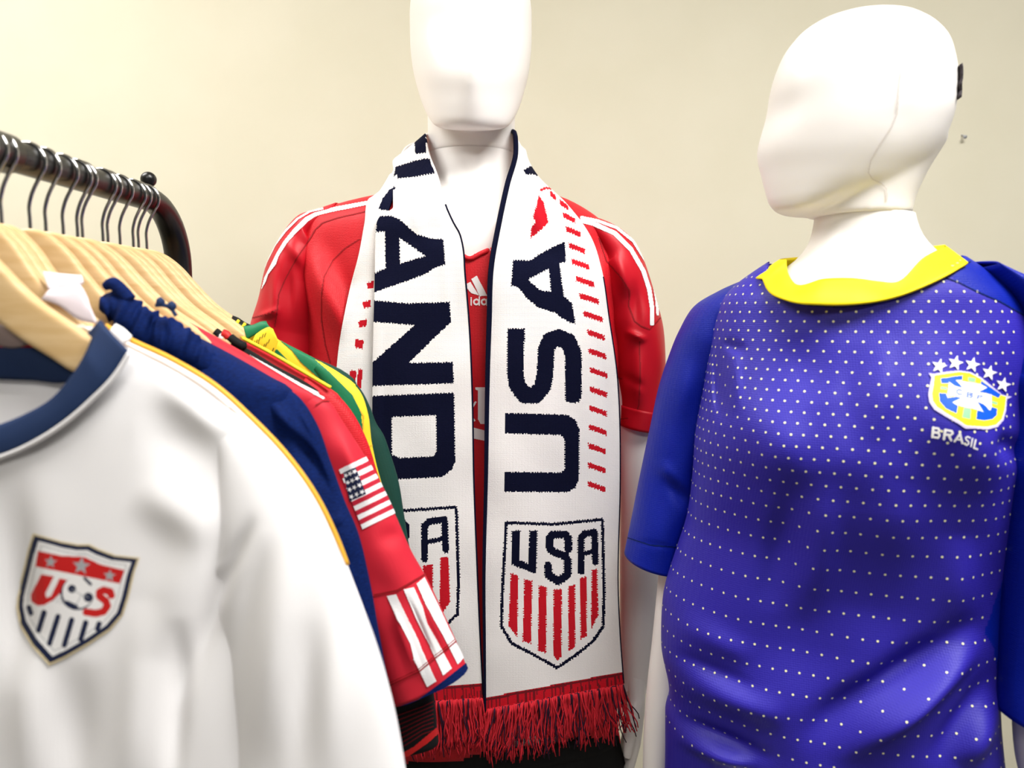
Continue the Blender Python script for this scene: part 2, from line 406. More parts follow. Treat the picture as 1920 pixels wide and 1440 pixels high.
def remesh(o, vox=0.003, it=10):
    r = o.modifiers.new('skin', 'REMESH'); r.mode = 'VOXEL'; r.voxel_size = vox; r.use_smooth_shade = True
    s = o.modifiers.new('smooth', 'SMOOTH'); s.iterations = it; s.factor = 0.5
def bake(o):
    dg = bpy.context.evaluated_depsgraph_get(); me = bpy.data.meshes.new_from_object(o.evaluated_get(dg)); o.modifiers.clear(); o.data = me
    me.polygons.foreach_set('use_smooth', np.ones(len(me.polygons), bool)); return o

# ---- mannequin one (left, wears the red jersey and the scarf)
Y1 = 1.12
m1 = empty('mannequin', (W(868, 720, Y1)[0], Y1, 0), 'white faceless mannequin facing the camera, wearing red jersey and scarf', 'mannequin', 'shop mannequins')
chin1 = W(884, 243, Y1); S1 = 1.12
V, F = head_mesh(S1, 1.0, ((-0.055, -0.02, 0.03, 0.08), (0.018, 0.018, 0.022, 0.03), (0.0560, 0.0560, 0.0565, 0.05), (0.058, 0.058, 0.060, 0.055)))
zs1 = W(880, 291, Y1)[2]
V[:5040, 2] += 0.34*np.minimum(V[:5040, 1]+0.02, 0)*np.clip((0.17-V[:5040, 2])/0.1, 0, 1)     # chin carried lower at the front
V = place(V, (chin1[0], Y1, chin1[2]), math.radians(3)); V[:, 2] = np.maximum(V[:, 2], zs1)
h1 = obj('head', V, F, 'plastic', parent=m1); remesh(h1, 0.003, 24); bpy.context.view_layer.update(); bake(h1)
TR1 = [ # py, xl, xr, yc, df, db, n
    (291.5, 803, 966, 1.14, 0.064, 0.064, 2), (330, 800, 968, 1.138, 0.065, 0.066, 2), (360, 775, 995, 1.135, 0.07, 0.075, 2), (385, 700, 1050, 1.13, 0.078, 0.09, 2.1),
    (420, 610, 1110, 1.125, 0.09, 0.1, 2.2), (480, 580, 1145, 1.12, 0.094, 0.11, 2.3), (640, 595, 1145, 1.12, 0.098, 0.11, 2.3), (800, 620, 1130, 1.12, 0.09, 0.1, 2.3),
    (1050, 640, 1115, 1.12, 0.08, 0.09, 2.3), (1350, 640, 1120, 1.12, 0.08, 0.09, 2.3), (1480, 640, 1125, 1.12, 0.08, 0.1, 2.3)]
t1 = gobj('torso', loft(TR1, 90, 96), 'plastic', parent=m1)
def arm(name, out, wid, y, ry, parent, side=1):
    P = sleeve(out, wid, y, ry, 50, 32, side, 2.0)
    n, k = P.shape[:2]; V = P.reshape(-1, 3); F = gfaces(n, k, True).tolist(); F.append(list(range(k))); F.append([(n-1)*k+i for i in range(k)][::-1])
    return obj(name, V, F, 'plastic', parent=parent)
def hand(name, top, y, parent, sgn, sc):
    """relaxed hand: palm block tapering into four fingers and a thumb, remeshed into one skin"""
    c = W(top[0], top[1], y); V = []; F = []
    def tb(pts, r):
        nonlocal V, F
        v, f = wire_vf(np.array(pts), r, 10, len(V)); V += v.tolist(); F += f
    for i, (dy, ln) in enumerate(((-0.026, 0.075), (-0.009, 0.085), (0.009, 0.08), (0.025, 0.062))):
        x0 = c[0]; y0 = c[1]; z0 = c[2]
        tb([(x0, y0+dy*0.5, z0+0.02), (x0, y0+dy*0.8, z0-0.04*sc), (x0-sgn*0.002, y0+dy, z0-0.09*sc), (x0-sgn*0.01, y0+dy*1.05, z0-0.09*sc-ln*0.5*sc), (x0-sgn*0.026, y0+dy, z0-0.09*sc-ln*sc)], [0.017*sc, 0.014*sc, 0.0095*sc, 0.0085*sc, 0.006*sc])
    tb([(c[0], c[1]-0.02, c[2]-0.02*sc), (c[0]-sgn*0.012, c[1]-0.042, c[2]-0.055*sc), (c[0]-sgn*0.018, c[1]-0.05, c[2]-0.1*sc)], [0.014*sc, 0.011*sc, 0.007*sc])
    o = obj(name, V, F, 'plastic', parent=parent); remesh(o, 0.003, 6); bpy.context.view_layer.update(); return bake(o)
A1R = [(1195, 470), (1228, 560), (1240, 700), (1246, 820), (1246, 960), (1240, 1080), (1228, 1200), (1216, 1290)]
arm('arm', A1R, [80, 95, 98, 92, 84, 78, 66, 54], 1.125, [0.045, 0.05, 0.05, 0.048, 0.045, 0.04, 0.034, 0.026], m1)
hand('hand', (1190, 1275), 1.125, m1, 1, 0.95)
A1L = [(545, 470), (508, 560), (494, 700), (486, 820), (480, 960), (484, 1080), (494, 1200), (504, 1290)]
arm('arm', A1L, [80, 95, 98, 92, 84, 78, 66, 54], 1.125, [0.045, 0.05, 0.05, 0.048, 0.045, 0.04, 0.034, 0.026], m1, -1)
hand('hand', (530, 1275), 1.125, m1, -1, 0.95)
def legs(parent, cx, y, ztop, hw, mname='plastic'):
    for s in (-1, 1):
        zz = np.array([ztop+0.06, ztop-0.1, 0.48, 0.40, 0.09, 0.03]); xx = cx+s*hw*np.array([0.9, 1, 0.9, 0.88, 0.8, 0.8])
        P = np.stack([xx, np.array([y, y, y-0.01, y, y+0.02, y+0.01]), zz], 1); P = catmull(P, 30)
        wire('leg', P, spl(np.linspace(0, 1, 6), np.array([0.08, 0.085, 0.055, 0.058, 0.036, 0.032]), np.linspace(0, 1, 30)), mname, parent, 20)
        wire('foot', catmull([(cx+s*hw*0.8, y+0.05, 0.045), (cx+s*hw*0.82, y-0.04, 0.045), (cx+s*hw*0.9, y-0.17, 0.03)], 12), np.linspace(0.034, 0.020, 12), mname, parent, 14)
    a = np.linspace(0, 2*math.pi, 49)[:-1]
    Pb = np.stack([np.stack([cx+r*np.cos(a), y+r*np.sin(a), 0*a+z], 1) for r, z in ((0.001, 0.012), (0.185, 0.012), (0.19, 0.006), (0.19, 0.0))])
    gobj('base_plate', Pb, 'chrome', parent=parent)
legs(m1, W(868, 720, Y1)[0], Y1, 0.78, 0.09)

# ---- mannequin two (right, turned head, wears the blue jersey)
Y2 = 0.80
m2 = empty('mannequin', (W(1600, 720, Y2)[0], Y2, 0), 'white faceless mannequin with head turned left, wearing blue dotted jersey', 'mannequin', 'shop mannequins')
chin2 = W(1600, 400, Y2); zs2 = W(1611, 404, Y2)[2]
V, F = head_mesh(1.0, 0.95, ((-0.03, 0.0, 0.03, 0.07), (0.0055, 0.0055, 0.011, 0.028), (0.047, 0.047, 0.049, 0.05), (0.0485, 0.049, 0.052, 0.056)), 0.85)
V = place(V, (chin2[0], Y2, chin2[2]), math.radians(-102)); V[:, 2] = np.maximum(V[:, 2], zs2-0.0015)
h2 = obj('head', V, F, 'plastic', parent=m2); remesh(h2, 0.0028, 10); bpy.context.view_layer.update(); bake(h2)
b = bvh_of(h2)
pt = Paint(1380, 0, 3.556).stroke(0, [(1100, 470), (1085, 600), (1070, 760), (1030, 850), (950, 970), (895, 1070), (880, 1150), (905, 1190), (965, 1220), (1000, 1260), (1002, 1330)], 9)
decal('mould_seam', b, pt, ['seam'], h2, 1.0, 0.0012)
TR2 = [(405, 1527, 1717, 0.805, 0.052, 0.052, 2), (425, 1524, 1722, 0.805, 0.053, 0.054, 2), (445, 1519, 1731, 0.805, 0.055, 0.058, 2), (467, 1508, 1749, 0.805, 0.06, 0.062, 2), (490, 1486, 1778, 0.803, 0.066, 0.07, 2),
       (515, 1450, 1815, 0.802, 0.074, 0.078, 2.1), (560, 1395, 1880, 0.8, 0.085, 0.085, 2.2), (640, 1365, 1900, 0.8, 0.09, 0.09, 2.2), (800, 1345, 1890, 0.8, 0.1, 0.09, 2.2),
       (1000, 1325, 1850, 0.8, 0.09, 0.085, 2.2), (1200, 1310, 1840, 0.8, 0.08, 0.08, 2.2), (1600, 1290, 1860, 0.8, 0.085, 0.1, 2.2)]
t2 = gobj('torso', loft(TR2, 90, 96, turn=True), 'plastic', parent=m2)
A2L = [(1300, 640), (1275, 760), (1255, 900), (1240, 1040), (1224, 1200), (1213, 1300), (1206, 1440), (1208, 1520)]
arm('arm', A2L, [80, 84, 84, 82, 78, 74, 64, 52], 0.915, [0.035, 0.036, 0.036, 0.035, 0.033, 0.031, 0.026, 0.02], m2, -1)
hand('hand', (1235, 1510), 0.915, m2, -1, 0.8)
A2R = [(2020, 980), (2025, 1080), (2025, 1200), (2025, 1350), (2020, 1470), (2010, 1540)]
arm('arm', A2R, [60, 118, 118, 115, 100, 70], 0.70, [0.02, 0.036, 0.035, 0.034, 0.028, 0.02], m2)
hand('hand', (1968, 1530), 0.70, m2, 1, 0.8)
legs(m2, W(1600, 720, Y2)[0], Y2, 0.80, 0.085)
# velcro patch on the back of the head
def edge_hit(py):
    for px in np.arange(1880, 1700, -1.0):
        d = Vector(W(px, py, 1.0)-np.array([0, 0, CAMZ])).normalized(); h = b.ray_cast(CO, d)[0]
        if h is not None: return np.array(h)
P = np.array([[edge_hit(124+62*t)+np.array([-0.0012+dx+0.0003*math.sin(7*t), dy, 0]) for dx, dy in ((0.0, -0.008), (0.0016, 0.0), (0.0016, 0.010), (-0.002, 0.022))] for t in np.linspace(0, 1, 10)])
gobj('velcro_patch', P, 'velcro', wrap=False, parent=h2, solid=0.002, offset=0)

# ================================================================== red jersey on mannequin one
j1 = empty('soccer_jersey', (W(865, 720, Y1)[0], Y1, 0.75), 'bright red short-sleeved jersey with white shoulder stripes, worn under the scarf', 'jersey')
JR1 = [(352, 765, 1005, 1.13, 0.078, 0.085, 2), (365, 735, 1030, 1.128, 0.082, 0.09, 2), (376, 680, 1062, 1.126, 0.088, 0.1, 2.1), (390, 624, 1090, 1.125, 0.094, 0.105, 2.2), (404, 590, 1112, 1.123, 0.1, 0.11, 2.2),
       (430, 566, 1140, 1.12, 0.105, 0.118, 2.3), (480, 558, 1160, 1.12, 0.108, 0.12, 2.3), (560, 562, 1168, 1.12, 0.110, 0.12, 2.3), (640, 572, 1165, 1.12, 0.110, 0.12, 2.3), (800, 596, 1150, 1.12, 0.104, 0.115, 2.2),
       (1000, 606, 1144, 1.12, 0.1, 0.11, 2.2), (1250, 602, 1150, 1.12, 0.1, 0.11, 2.2), (1426, 598, 1158, 1.12, 0.102, 0.115, 2.2)]
vneck = [(770, 300), (840, 440), (862, 476), (880, 485), (900, 476), (925, 463), (945, 440), (1000, 300)]
fd = folds([(560, 440, 690, 690, 26, 0.016), (600, 430, 730, 720, 20, -0.006), (540, 480, 600, 700, 14, -0.007), (1150, 440, 1110, 620, 20, 0.010), (1175, 540, 1130, 700, 14, -0.006), (1180, 620, 1150, 780, 12, 0.008)])
hem1 = lambda px, py: inpoly(px, py, vneck) | (py > 1430-np.clip((px-850)/130, 0, 1)*48)
torso1 = gobj('torso_panel', loft(JR1, 200, 220, add(fd, wob(0.0018, 0.02, 0.4))), ['red_fab'], parent=j1, solid=0.0015, cut=hem1)
sl = sleeve([(640, 384), (600, 395), (572, 403), (547, 425), (525, 460), (506, 500), (491, 560), (478, 600), (470, 650), (464, 710), (460, 790)], [20, 50, 74, 94, 112, 124, 136, 140, 145, 150, 150], 1.122, [0.05, 0.06, 0.065, 0.068, 0.07, 0.072, 0.072, 0.07, 0.07, 0.07, 0.07], 110, 110, -1, 2.1,
            disp=add(folds([(530, 440, 590, 520, 12, 0.006), (515, 500, 520, 610, 10, 0.006), (540, 480, 545, 600, 8, -0.004), (480, 596, 530, 580, 5, 0.005)]), wob(0.0012, 0.05, 1)))
slL = gobj('sleeve', sl, ['red_sat'], parent=j1, solid=0.0015)
sl = sleeve([(1066, 392), (1100, 406), (1125, 413), (1152, 425), (1184, 450), (1205, 490), (1217, 525), (1230, 570), (1240, 610), (1244, 660), (1242, 730), (1230, 805)], [20, 40, 56, 74, 92, 104, 106, 106, 104, 100, 90, 74], 1.122, [0.05, 0.06, 0.065, 0.068, 0.07, 0.072, 0.072, 0.07, 0.07, 0.068, 0.064, 0.058], 110, 110, 1, 2.1,
            disp=add(folds([(1150, 470, 1180, 560, 12, 0.006), (1170, 620, 1215, 640, 6, 0.006), (1190, 520, 1195, 620, 9, -0.004), (1200, 640, 1195, 780, 14, 0.006), (1160, 700, 1215, 730, 8, -0.003)]), wob(0.0012, 0.05, 2)))
slR = gobj('sleeve', sl, ['red_sat'], parent=j1, solid=0.0015)
bj = bvh_of(torso1, slL, slR)
pt = Paint(440, 340, 4.236)
pt.poly(0, [(1100, 150), (1045, 160), (800, 205), (640, 250), (560, 290), (470, 380), (390, 480), (330, 580), (280, 680), (240, 760), (215, 860), (250, 800), (270, 740), (330, 660), (355, 590), (420, 490), (500, 400), (580, 320), (650, 275), (800, 240), (1030, 195), (1100, 182)])
pt.stroke(0, [(700, 218), (600, 242), (500, 300), (410, 390), (320, 510), (255, 640), (205, 780)], 15)
decal('shoulder_stripes', bj, pt, ['white_print'], j1, 1.1)
pt = Paint(640, 230, 3.2)
pt.stroke(0, [(1440, 590), (1520, 610), (1640, 665), (1735, 760), (1810, 890), (1845, 1000), (1862, 1110), (1862, 1205)], 26)
pt.stroke(0, [(1440, 570), (1540, 592), (1650, 632), (1750, 712), (1830, 840), (1872, 960), (1888, 1060), (1896, 1150)], 17)
decal('shoulder_stripes', bj, pt, ['white_print'], j1, 1.1)
SE = []
class SP(Paint):
    def stroke(s, i, pts, w): SE.append(Paint(s.ox, s.oy, s.k).stroke(i, pts, w)); return s
pt = SP(440, 340, 4.236)
pt.stroke(0, [(1040, 240), (820, 290), (700, 330), (640, 385), (610, 440), (500, 600), (400, 780), (350, 900), (335, 1050), (320, 1150)], 9)
pt.stroke(0, [(990, 460), (880, 530), (780, 630), (710, 760), (690, 900), (690, 1100), (720, 1300), (760, 1440)], 7)
pt.stroke(0, [(140, 1085), (240, 1060), (340, 1020)], 9)
pt.at(640, 230, 3.2).stroke(0, [(1545, 690), (1590, 830), (1680, 930), (1730, 1010), (1725, 1100), (1760, 1190), (1800, 1220), (1850, 1240), (1880, 1210), (1912, 1172)], 7)
pt.at(660, 640, 3.2).stroke(0, [(1600, 220), (1620, 225)], 6).stroke(0, [(1590, 470), (1700, 455), (1800, 440)], 7).stroke(0, [(1725, 0), (1730, 200), (1722, 380), (1700, 450)], 6)
for q in SE: decal('seam_piping', bj, q, ['red_seam'], j1, 1.1, 0.0006)
pt = Paint(820, 430, 3.35)
pt.poly(0, [(214, 312), (248, 291), (314, 418), (266, 420)]).poly(0, [(170, 350), (208, 330), (262, 416), (212, 400)])
pt.stroke(0, [(213, 440), (213, 475)], 9).disc(0, (213, 430), 5)
for cx in (246, 294): pt.disc(0, (cx, 456), 21)
for cx in (246, 294): pt.L.append(('d', 1, pt.c([(cx, 456)])[0], 10/3.35))
pt.stroke(0, [(264, 425), (264, 476)], 9).stroke(0, [(313, 440), (313, 476)], 9)
decal('chest_logo', bj, pt, ['white_print', 'red_fab'], j1, 0.8)
pt = Paint(820, 430, 3.35)
pt.poly(0, [(238, 990), (300, 990), (300, 1180), (310, 1195), (305, 1222), (272, 1222), (254, 1190), (256, 1012), (240, 1006)])
pt.stroke(0, [(218, 1120), (240, 1085)], 12).stroke(0, [(218, 1180), (232, 1200)], 12)
pt.poly(0, [(200, 1238), (320, 1268), (320, 1332), (200, 1308)])
decal('chest_print', bj, pt, ['white_print', 'red_fab'], j1, 0.8)
vp = catmull([(800, 370), (840, 440), (862, 474), (880, 484), (900, 475), (925, 462), (945, 440), (975, 370)], 60); vy = []
for q in vp:
    h = bj.ray_cast(CO, Vector(W(q[0], q[1]+5, 1.0)-np.array([0, 0, CAMZ])).normalized())[0]; vy.append(1.03 if h is None else h.y-0.001)
vy = np.convolve(np.pad(vy, 3, 'edge'), np.ones(7)/7, 'valid'); wire('neck_trim', W(vp[:, 0], vp[:, 1]+1, vy), 0.0032, 'red_fab', j1, 8)
# ribbed hem of the right sleeve
P = np.stack([sl[-9+k] for k in range(9)]); C = P.mean(1, keepdims=True); P = C+(P-C)*1.015
a = np.arange(P.shape[1]); P[:, :, 0] += 0.0
gobj('sleeve_hem', P, ['red_sat'], parent=j1, solid=0.001)

# ================================================================== black shorts
sh = empty('shorts', (W(880, 720, Y1)[0], Y1, 0.62), 'plain black shorts below the scarf fringe', 'shorts')
SR = [(1340, 610, 1150, 1.12, 0.092, 0.1, 2.2), (1400, 606, 1165, 1.12, 0.096, 0.105, 2.2), (1450, 600, 1178, 1.12, 0.1, 0.11, 2.2), (1560, 590, 1190, 1.12, 0.1, 0.115, 2.2)]
gobj('waist_panel', loft(SR, 40, 90), ['black_fab'], parent=sh, solid=0.0015)
for x0, x1 in ((588, 880), (884, 1192)):
    R = [(1555, x0, x1, 1.12, 0.1, 0.115, 2.2), (1700, x0-8, x1+4, 1.12, 0.102, 0.112, 2.2), (1850, x0-12, x1+8, 1.12, 0.1, 0.11, 2.2)]
    gobj('leg_panel', loft(R, 30, 60), ['black_fab'], parent=sh, solid=0.0015)
wb = loft([(1340, 604, 1156, 1.12, 0.095, 0.103, 2.2), (1375, 604, 1160, 1.12, 0.097, 0.105, 2.2)], 6, 90)
gobj('waistband', wb, ['black_fab'], parent=sh, solid=0.001)

# ================================================================== knitted scarf
sc = empty('scarf', (W(885, 720, 1.0)[0], 1.0, 0.85), 'white knitted scarf with navy letters and red fringe, draped around neck', 'scarf')
bsc = bvh_of(torso1, slL, slR, t1)
def sheet(st, N, K, disp=None, gap=0.011):
    """stations: (ax,ay,ayy, bx,by,byy): edge a -> edge b, along the length"""
    S = np.asarray(st, float); mid = (S[:, :2]+S[:, 3:5])/2
    t = np.concatenate([[0], np.cumsum(np.linalg.norm(np.diff(mid, axis=0), axis=1)+0.001)])
    x = np.linspace(0, t[-1], N); A = spl(t, S, x); u = np.linspace(0, 1, K)[None, :]
    px = A[:, 0, None]*(1-u)+A[:, 3, None]*u; py = A[:, 1, None]*(1-u)+A[:, 4, None]*u; y = A[:, 2, None]*(1-u)+A[:, 5, None]*u
    y = y-0.004*np.sin(u*math.pi)
    I = np.arange(0, N, 4); J = np.unique(np.append(np.arange(0, K, 4), K-1)); cl = np.full((len(I), len(J)), 9.0)
    for a, i in enumerate(I):
        for c, j in enumerate(J):
            if y[i, j] > 1.135 or (py[i, j] < 300): continue
            d = Vector(W(px[i, j], py[i, j], 1.0)-np.array([0, 0, CAMZ])).normalized(); h = bsc.ray_cast(CO, d)[0]
            if h is not None: cl[a, c] = h.y-gap
    pd = np.pad(cl, 1, 'edge'); cl = np.median(np.stack([pd[a:a+len(I), c:c+len(J)] for a in range(3) for c in range(3)]), 0)
    lim = np.full(px.shape, 9.0)
    for a, i in enumerate(I):
        for c, j in enumerate(J):
            q = lim[max(0, i-5):i+6, max(0, j-5):j+6]; np.minimum(q, cl[a, c], out=q)
    tgt = np.minimum(y, lim); d = y-tgt
    for _ in range(40):
        d[1:-1] = (d[:-2]+2*d[1:-1]+d[2:])/4; d[:, 1:-1] = (d[:, :-2]+2*d[:, 1:-1]+d[:, 2:])/4
        d = np.maximum(d, y-tgt)
    for _ in range(12):
        d[1:-1] = (d[:-2]+2*d[1:-1]+d[2:])/4; d[:, 1:-1] = (d[:, :-2]+2*d[:, 1:-1]+d[:, 2:])/4
    y = y-d
    if disp is not None: y = y-disp(px, py)
    return W(px, py, y)
Z5 = (640, 230, 3.2); Z6 = (660, 640, 3.2); Z7 = (740, 990, 3.2)
kn = Paint()   # 0 white 1 navy 2 red 3 dark red
# left letters A N D
kn.at(*Z5).poly(1, [(212, 560), (300, 558), (350, 580), (450, 668), (540, 695), (612, 700), (624, 850), (560, 872), (500, 910), (380, 955), (195, 1018), (197, 905), (265, 872), (262, 652), (208, 657)], [(350, 692), (505, 800), (352, 846)])
kn.at(0, 0, 1).poly(1, [(696, 562.8), (765, 569), (843, 566), (845.6, 603.4), (766, 680.6), (849, 679), (851, 718.8), (696, 723.8), (697, 680.6), (777.5, 609.7), (697, 603.4)])
kn.at(*Z6).poly(1, [(120, 328), (612, 308), (620, 720), (600, 770), (540, 815), (280, 828), (180, 828), (125, 770)], [(238, 455), (505, 443), (507, 660), (490, 690), (290, 700), (240, 680)])
# navy bars beside the neck
kn.at(*Z5).poly(1, [(505, 60), (512, 180), (445, 190), (438, 110), (465, 75)]).poly(1, [(325, 265), (450, 225), (525, 212), (562, 303), (440, 325), (310, 338)])
# right letters
kn.at(*Z6).poly(1, [(918, 430), (1290, 440), (1340, 470), (1365, 530), (1362, 820), (1340, 880), (1290, 905), (912, 903), (914, 783), (1255, 788), (1276, 765), (1276, 590), (1255, 562), (918, 553)])
kn.at(0, 0, 1).stroke(1, [(967, 632), (966, 700), (970, 722), (984, 741), (1004, 741), (1018, 724), (1022, 700), (1024, 655), (1032, 638), (1048, 633), (1065, 640), (1075, 662), (1075, 740)], 31)
kn.poly(1, [(951.5, 616), (984, 616), (984, 640), (951.5, 640)]).poly(1, [(1060, 735), (1089, 735), (1087, 754), (1060, 754)])
kn.at(*Z5).poly(1, [(1030, 825), (1085, 822), (1130, 830), (1170, 800), (1240, 760), (1340, 716), (1348, 835), (1308, 842), (1335, 1040), (1385, 1085), (1405, 1208), (1360, 1195), (1280, 1140), (1180, 1110), (1110, 1050), (1060, 985), (1018, 980)], [(1122, 940), (1245, 875), (1258, 1015), (1195, 1005), (1150, 970)])
dash = lambda cx, cy, w=1.0: kn.poly(2, [(cx-52*w, cy-34), (cx-20*w, cy-26), (cx+55*w, cy+2), (cx+55*w, cy+34), (cx+20*w, cy+20), (cx-48*w, cy-3)])
for c in ((1270, 440, .35), (1335, 495, .5), (1365, 572, .7), (1390, 655, .85), (1412, 755, .92), (1432, 850, 1), (1460, 955, 1.05), (1485, 1058, 1.1), (1508, 1165, 1.1), (1525, 1275, 1), (1537, 1388, .95)): dash(*c)
kn.at(*Z6)
for c in ((1470, 75), (1478, 190), (1476, 305), (1474, 418), (1472, 532), (1468, 645), (1466, 760), (1465, 873)): dash(*c)
kn.at(*Z5).poly(2, [(1185, 435), (1215, 480), (1243, 600), (1200, 640), (1135, 695), (1140, 630), (1165, 600), (1150, 560), (1170, 500)])
kn.poly(1, [(1092, 285), (1140, 258), (1165, 272), (1185, 322), (1150, 310), (1110, 312)]).stroke(2, [(1200, 405), (1225, 392), (1260, 395)], 14)
# crests
def crest(f):
    O = [(949, 980), (1038, 983), (1129, 974), (1130, 990), (1132.5, 1115), (1131, 1174.4), (1111.9, 1202.5), (1080.6, 1227.5), (1044.7, 1251.9), (1005.6, 1230.6), (958.8, 1205.6), (940, 1174), (941.6, 1115), (948.7, 990), (949, 980)]
    kn.at(0, 0, 1).stroke(1, [f(p) for p in O], 5.6)
    g = lambda z, P: [f((z[0]+x/z[2], z[1]+y/z[2])) for x, y in P]
    for P in ([(697, 270), (742, 285), (735, 655), (683, 585)], [(778, 308), (826, 318), (818, 695), (768, 680)], [(865, 345), (912, 352), (908, 750), (860, 735)], [(953, 368), (1003, 368), (1000, 770), (976, 797), (952, 765)],
              [(1042, 350), (1083, 340), (1083, 715), (1043, 740)], [(1112, 300), (1152, 290), (1152, 650), (1115, 668)], [(1183, 250), (1215, 245), (1222, 520), (1178, 610)]): kn.poly(2, g(Z7, P))
    kn.poly(1, g(Z6, [(958, 1138), (1010, 1135), (1003, 1310), (1058, 1335), (1065, 1137), (1113, 1135), (1105, 1396), (1040, 1372), (958, 1340)]))
    kn.stroke(1, g(Z6, [(1297, 1245), (1298, 1185), (1282, 1160), (1200, 1160), (1185, 1185), (1185, 1235), (1205, 1262), (1280, 1288), (1295, 1315), (1293, 1400), (1238, 1440), (1180, 1405), (1176, 1345)]), 14.5)
    kn.stroke(1, g(Z6, [(1374, 1380), (1374, 1180), (1395, 1155), (1455, 1143), (1460, 1325)]), 12.5).stroke(1, g(Z6, [(1374, 1280), (1460, 1255)]), 9)
crest(lambda p: p)
crest(lambda p: (856-(1130-p[0])*1.48, p[1]-23))
def knit(px, py):
    z = 2.2*abs(((px/5.2) % 1.0)*2-1)
    r = kn(px+0.7*np.sin(py*2.1), py+z-1.1); return np.where(r < 0, 0, r)
def hemband(paint, y0f):
    def f(px, py):
        r = paint(px, py); y0 = y0f(px); b = py > y0-26
        streak = (np.sin(px*0.9)+np.sin(px*0.37+1)+np.sin(px*2.1+.5)) > 0.75
        r = np.where(b, np.where(streak | (abs(py-y0+22) < 2), 3, 2), r); return r
    return f
KM = ['kwhite', 'knavy', 'kred', 'kdark']
LT = [(880, 258, 1.206, 880, 330, 1.225), (845, 252, 1.2, 800, 312, 1.225), (812, 249, 1.165, 748, 292, 1.19), (797, 250, 1.115, 736, 303, 1.14), (803, 282, 1.075, 738, 322, 1.105), (820, 328, 1.04, 737, 342, 1.085), (838, 392, 1.012, 737, 388, 1.045),
      (850, 418, 1.004, 712, 406, 1.035), (862, 440, 1.000, 705, 425, 1.02), (872, 520, 0.992, 702, 540, 0.998), (880, 620, 0.990, 699, 650, 0.990), (885, 740, 0.988, 698, 770, 0.988), (888, 900, 0.988, 697, 930, 0.988), (894, 1060, 0.988, 696, 1080, 0.988), (900, 1200, 0.988, 698, 1220, 0.988), (906, 1312, 0.988, 700, 1326, 0.988)]
fdL = add(folds([(712, 420, 700, 1330, 9, 0.003), (760, 330, 800, 480, 16, 0.003), (830, 420, 845, 640, 12, 0.002)]), wob(0.0008, 0.03, 0.3))
PL = sheet(LT, 620, 110, fdL)
gobj('tail_panel', PL, KM, wrap=False, parent=sc, solid=0.003, paint=hemband(knit, lambda px: 1320-0.06*(px-700)))
RT = [(880, 258, 1.206, 880, 330, 1.225), (915, 252, 1.2, 945, 312, 1.225), (948, 247, 1.165, 985, 280, 1.19), (963, 247, 1.115, 990, 296, 1.14), (968, 282, 1.075, 1008, 328, 1.11), (952, 346, 1.036, 1062, 381, 1.085), (936, 420, 1.008, 1106, 440, 1.05),
      (922, 500, 0.992, 1127, 500, 1.02), (918, 600, 0.988, 1143, 600, 1.008), (915, 700, 0.986, 1157, 700, 1.002), (912, 900, 0.985, 1163, 890, 0.998), (908, 1100, 0.985, 1159, 1080, 0.996), (909, 1200, 0.985, 1162, 1175, 0.996), (910, 1334, 0.985, 1170, 1286, 0.996)]
fdR = add(folds([(985, 300, 1006, 440, 7, 0.006), (1010, 330, 1030, 460, 8, -0.004), (1090, 480, 1110, 700, 14, 0.002), (1135, 560, 1150, 900, 10, -0.002)]), wob(0.0008, 0.028, 1.1))
PR = sheet(RT, 640, 120, fdR)
gobj('tail_panel', PR, KM, wrap=False, parent=sc, solid=0.003, paint=hemband(knit, lambda px: 1334-0.188*(px-910)))
kn2 = Paint().at(*Z5)
for c in ((175, 975, .4), (152, 1090, .5), (128, 1205, .5), (108, 1330, .45)): kn2.poly(2, [(c[0]-55*c[2], c[1]-10), (c[0]+48*c[2], c[1]-28), (c[0]+48*c[2], c[1]+18), (c[0]-40*c[2], c[1]+22)])
kn2.poly(1, [(330, 375), (312, 450), (302, 535), (222, 518), (250, 450), (290, 400)]).poly(1, [(375, 195), (362, 240), (335, 250)])
kn2.at(0, 0, 1).poly(2, [(667, 636), (682, 640), (680, 655), (665, 650)]).poly(2, [(657, 694), (669, 696), (665, 722), (653, 716)]).poly(2, [(672, 692), (679, 692), (678, 730), (668, 728)])
def knit2(px, py):
    z = 2.2*abs(((px/5.2) % 1.0)*2-1); r = kn2(px, py+z-1); return np.where(r < 0, 0, r)
UF = [(800, 262, 1.19, 756, 292, 1.20), (772, 268, 1.15, 740, 318, 1.16), (748, 300, 1.125, 712, 366, 1.135), (742, 345, 1.10, 692, 372, 1.115), (728, 395, 1.062, 683, 420, 1.07), (716, 440, 1.035, 674, 470, 1.04), (712, 540, 1.008, 655, 545, 1.02), (709, 650, 1.0, 634, 660, 1.012), (708, 770, 0.998, 628, 780, 1.01), (707, 930, 0.998, 630, 940, 1.008), (706, 1080, 0.998, 632, 1080, 1.006), (708, 1220, 0.998, 640, 1220, 1.004), (710, 1320, 0.998, 650, 1325, 1.004)]
PU = sheet(UF, 400, 50, wob(0.0006, 0.04, 2), 0.004)
gobj('under_fold', PU, KM, wrap=False, parent=sc, solid=0.003, paint=hemband(knit2, lambda px: 1322+0*px))
e = PR[30:, 0]+np.array([-0.0005, -0.0012, 0]); wire('edge_piping', e[::4], np.interp(np.linspace(0, 1, len(e[::4])), [0, .12, .35, .7, 1], [0.0032, 0.0036, 0.0034, 0.0024, 0.0018]), 'knavy', sc, 8)
e = PL[120:, 0]+np.array([0.0004, 0, 0]); wire('edge_piping', e[::4], 0.0011, 'knavy', sc, 6)
e = PR[200:, -1]; wire('edge_piping', e[::4], 0.0009, 'knavy', sc, 6)
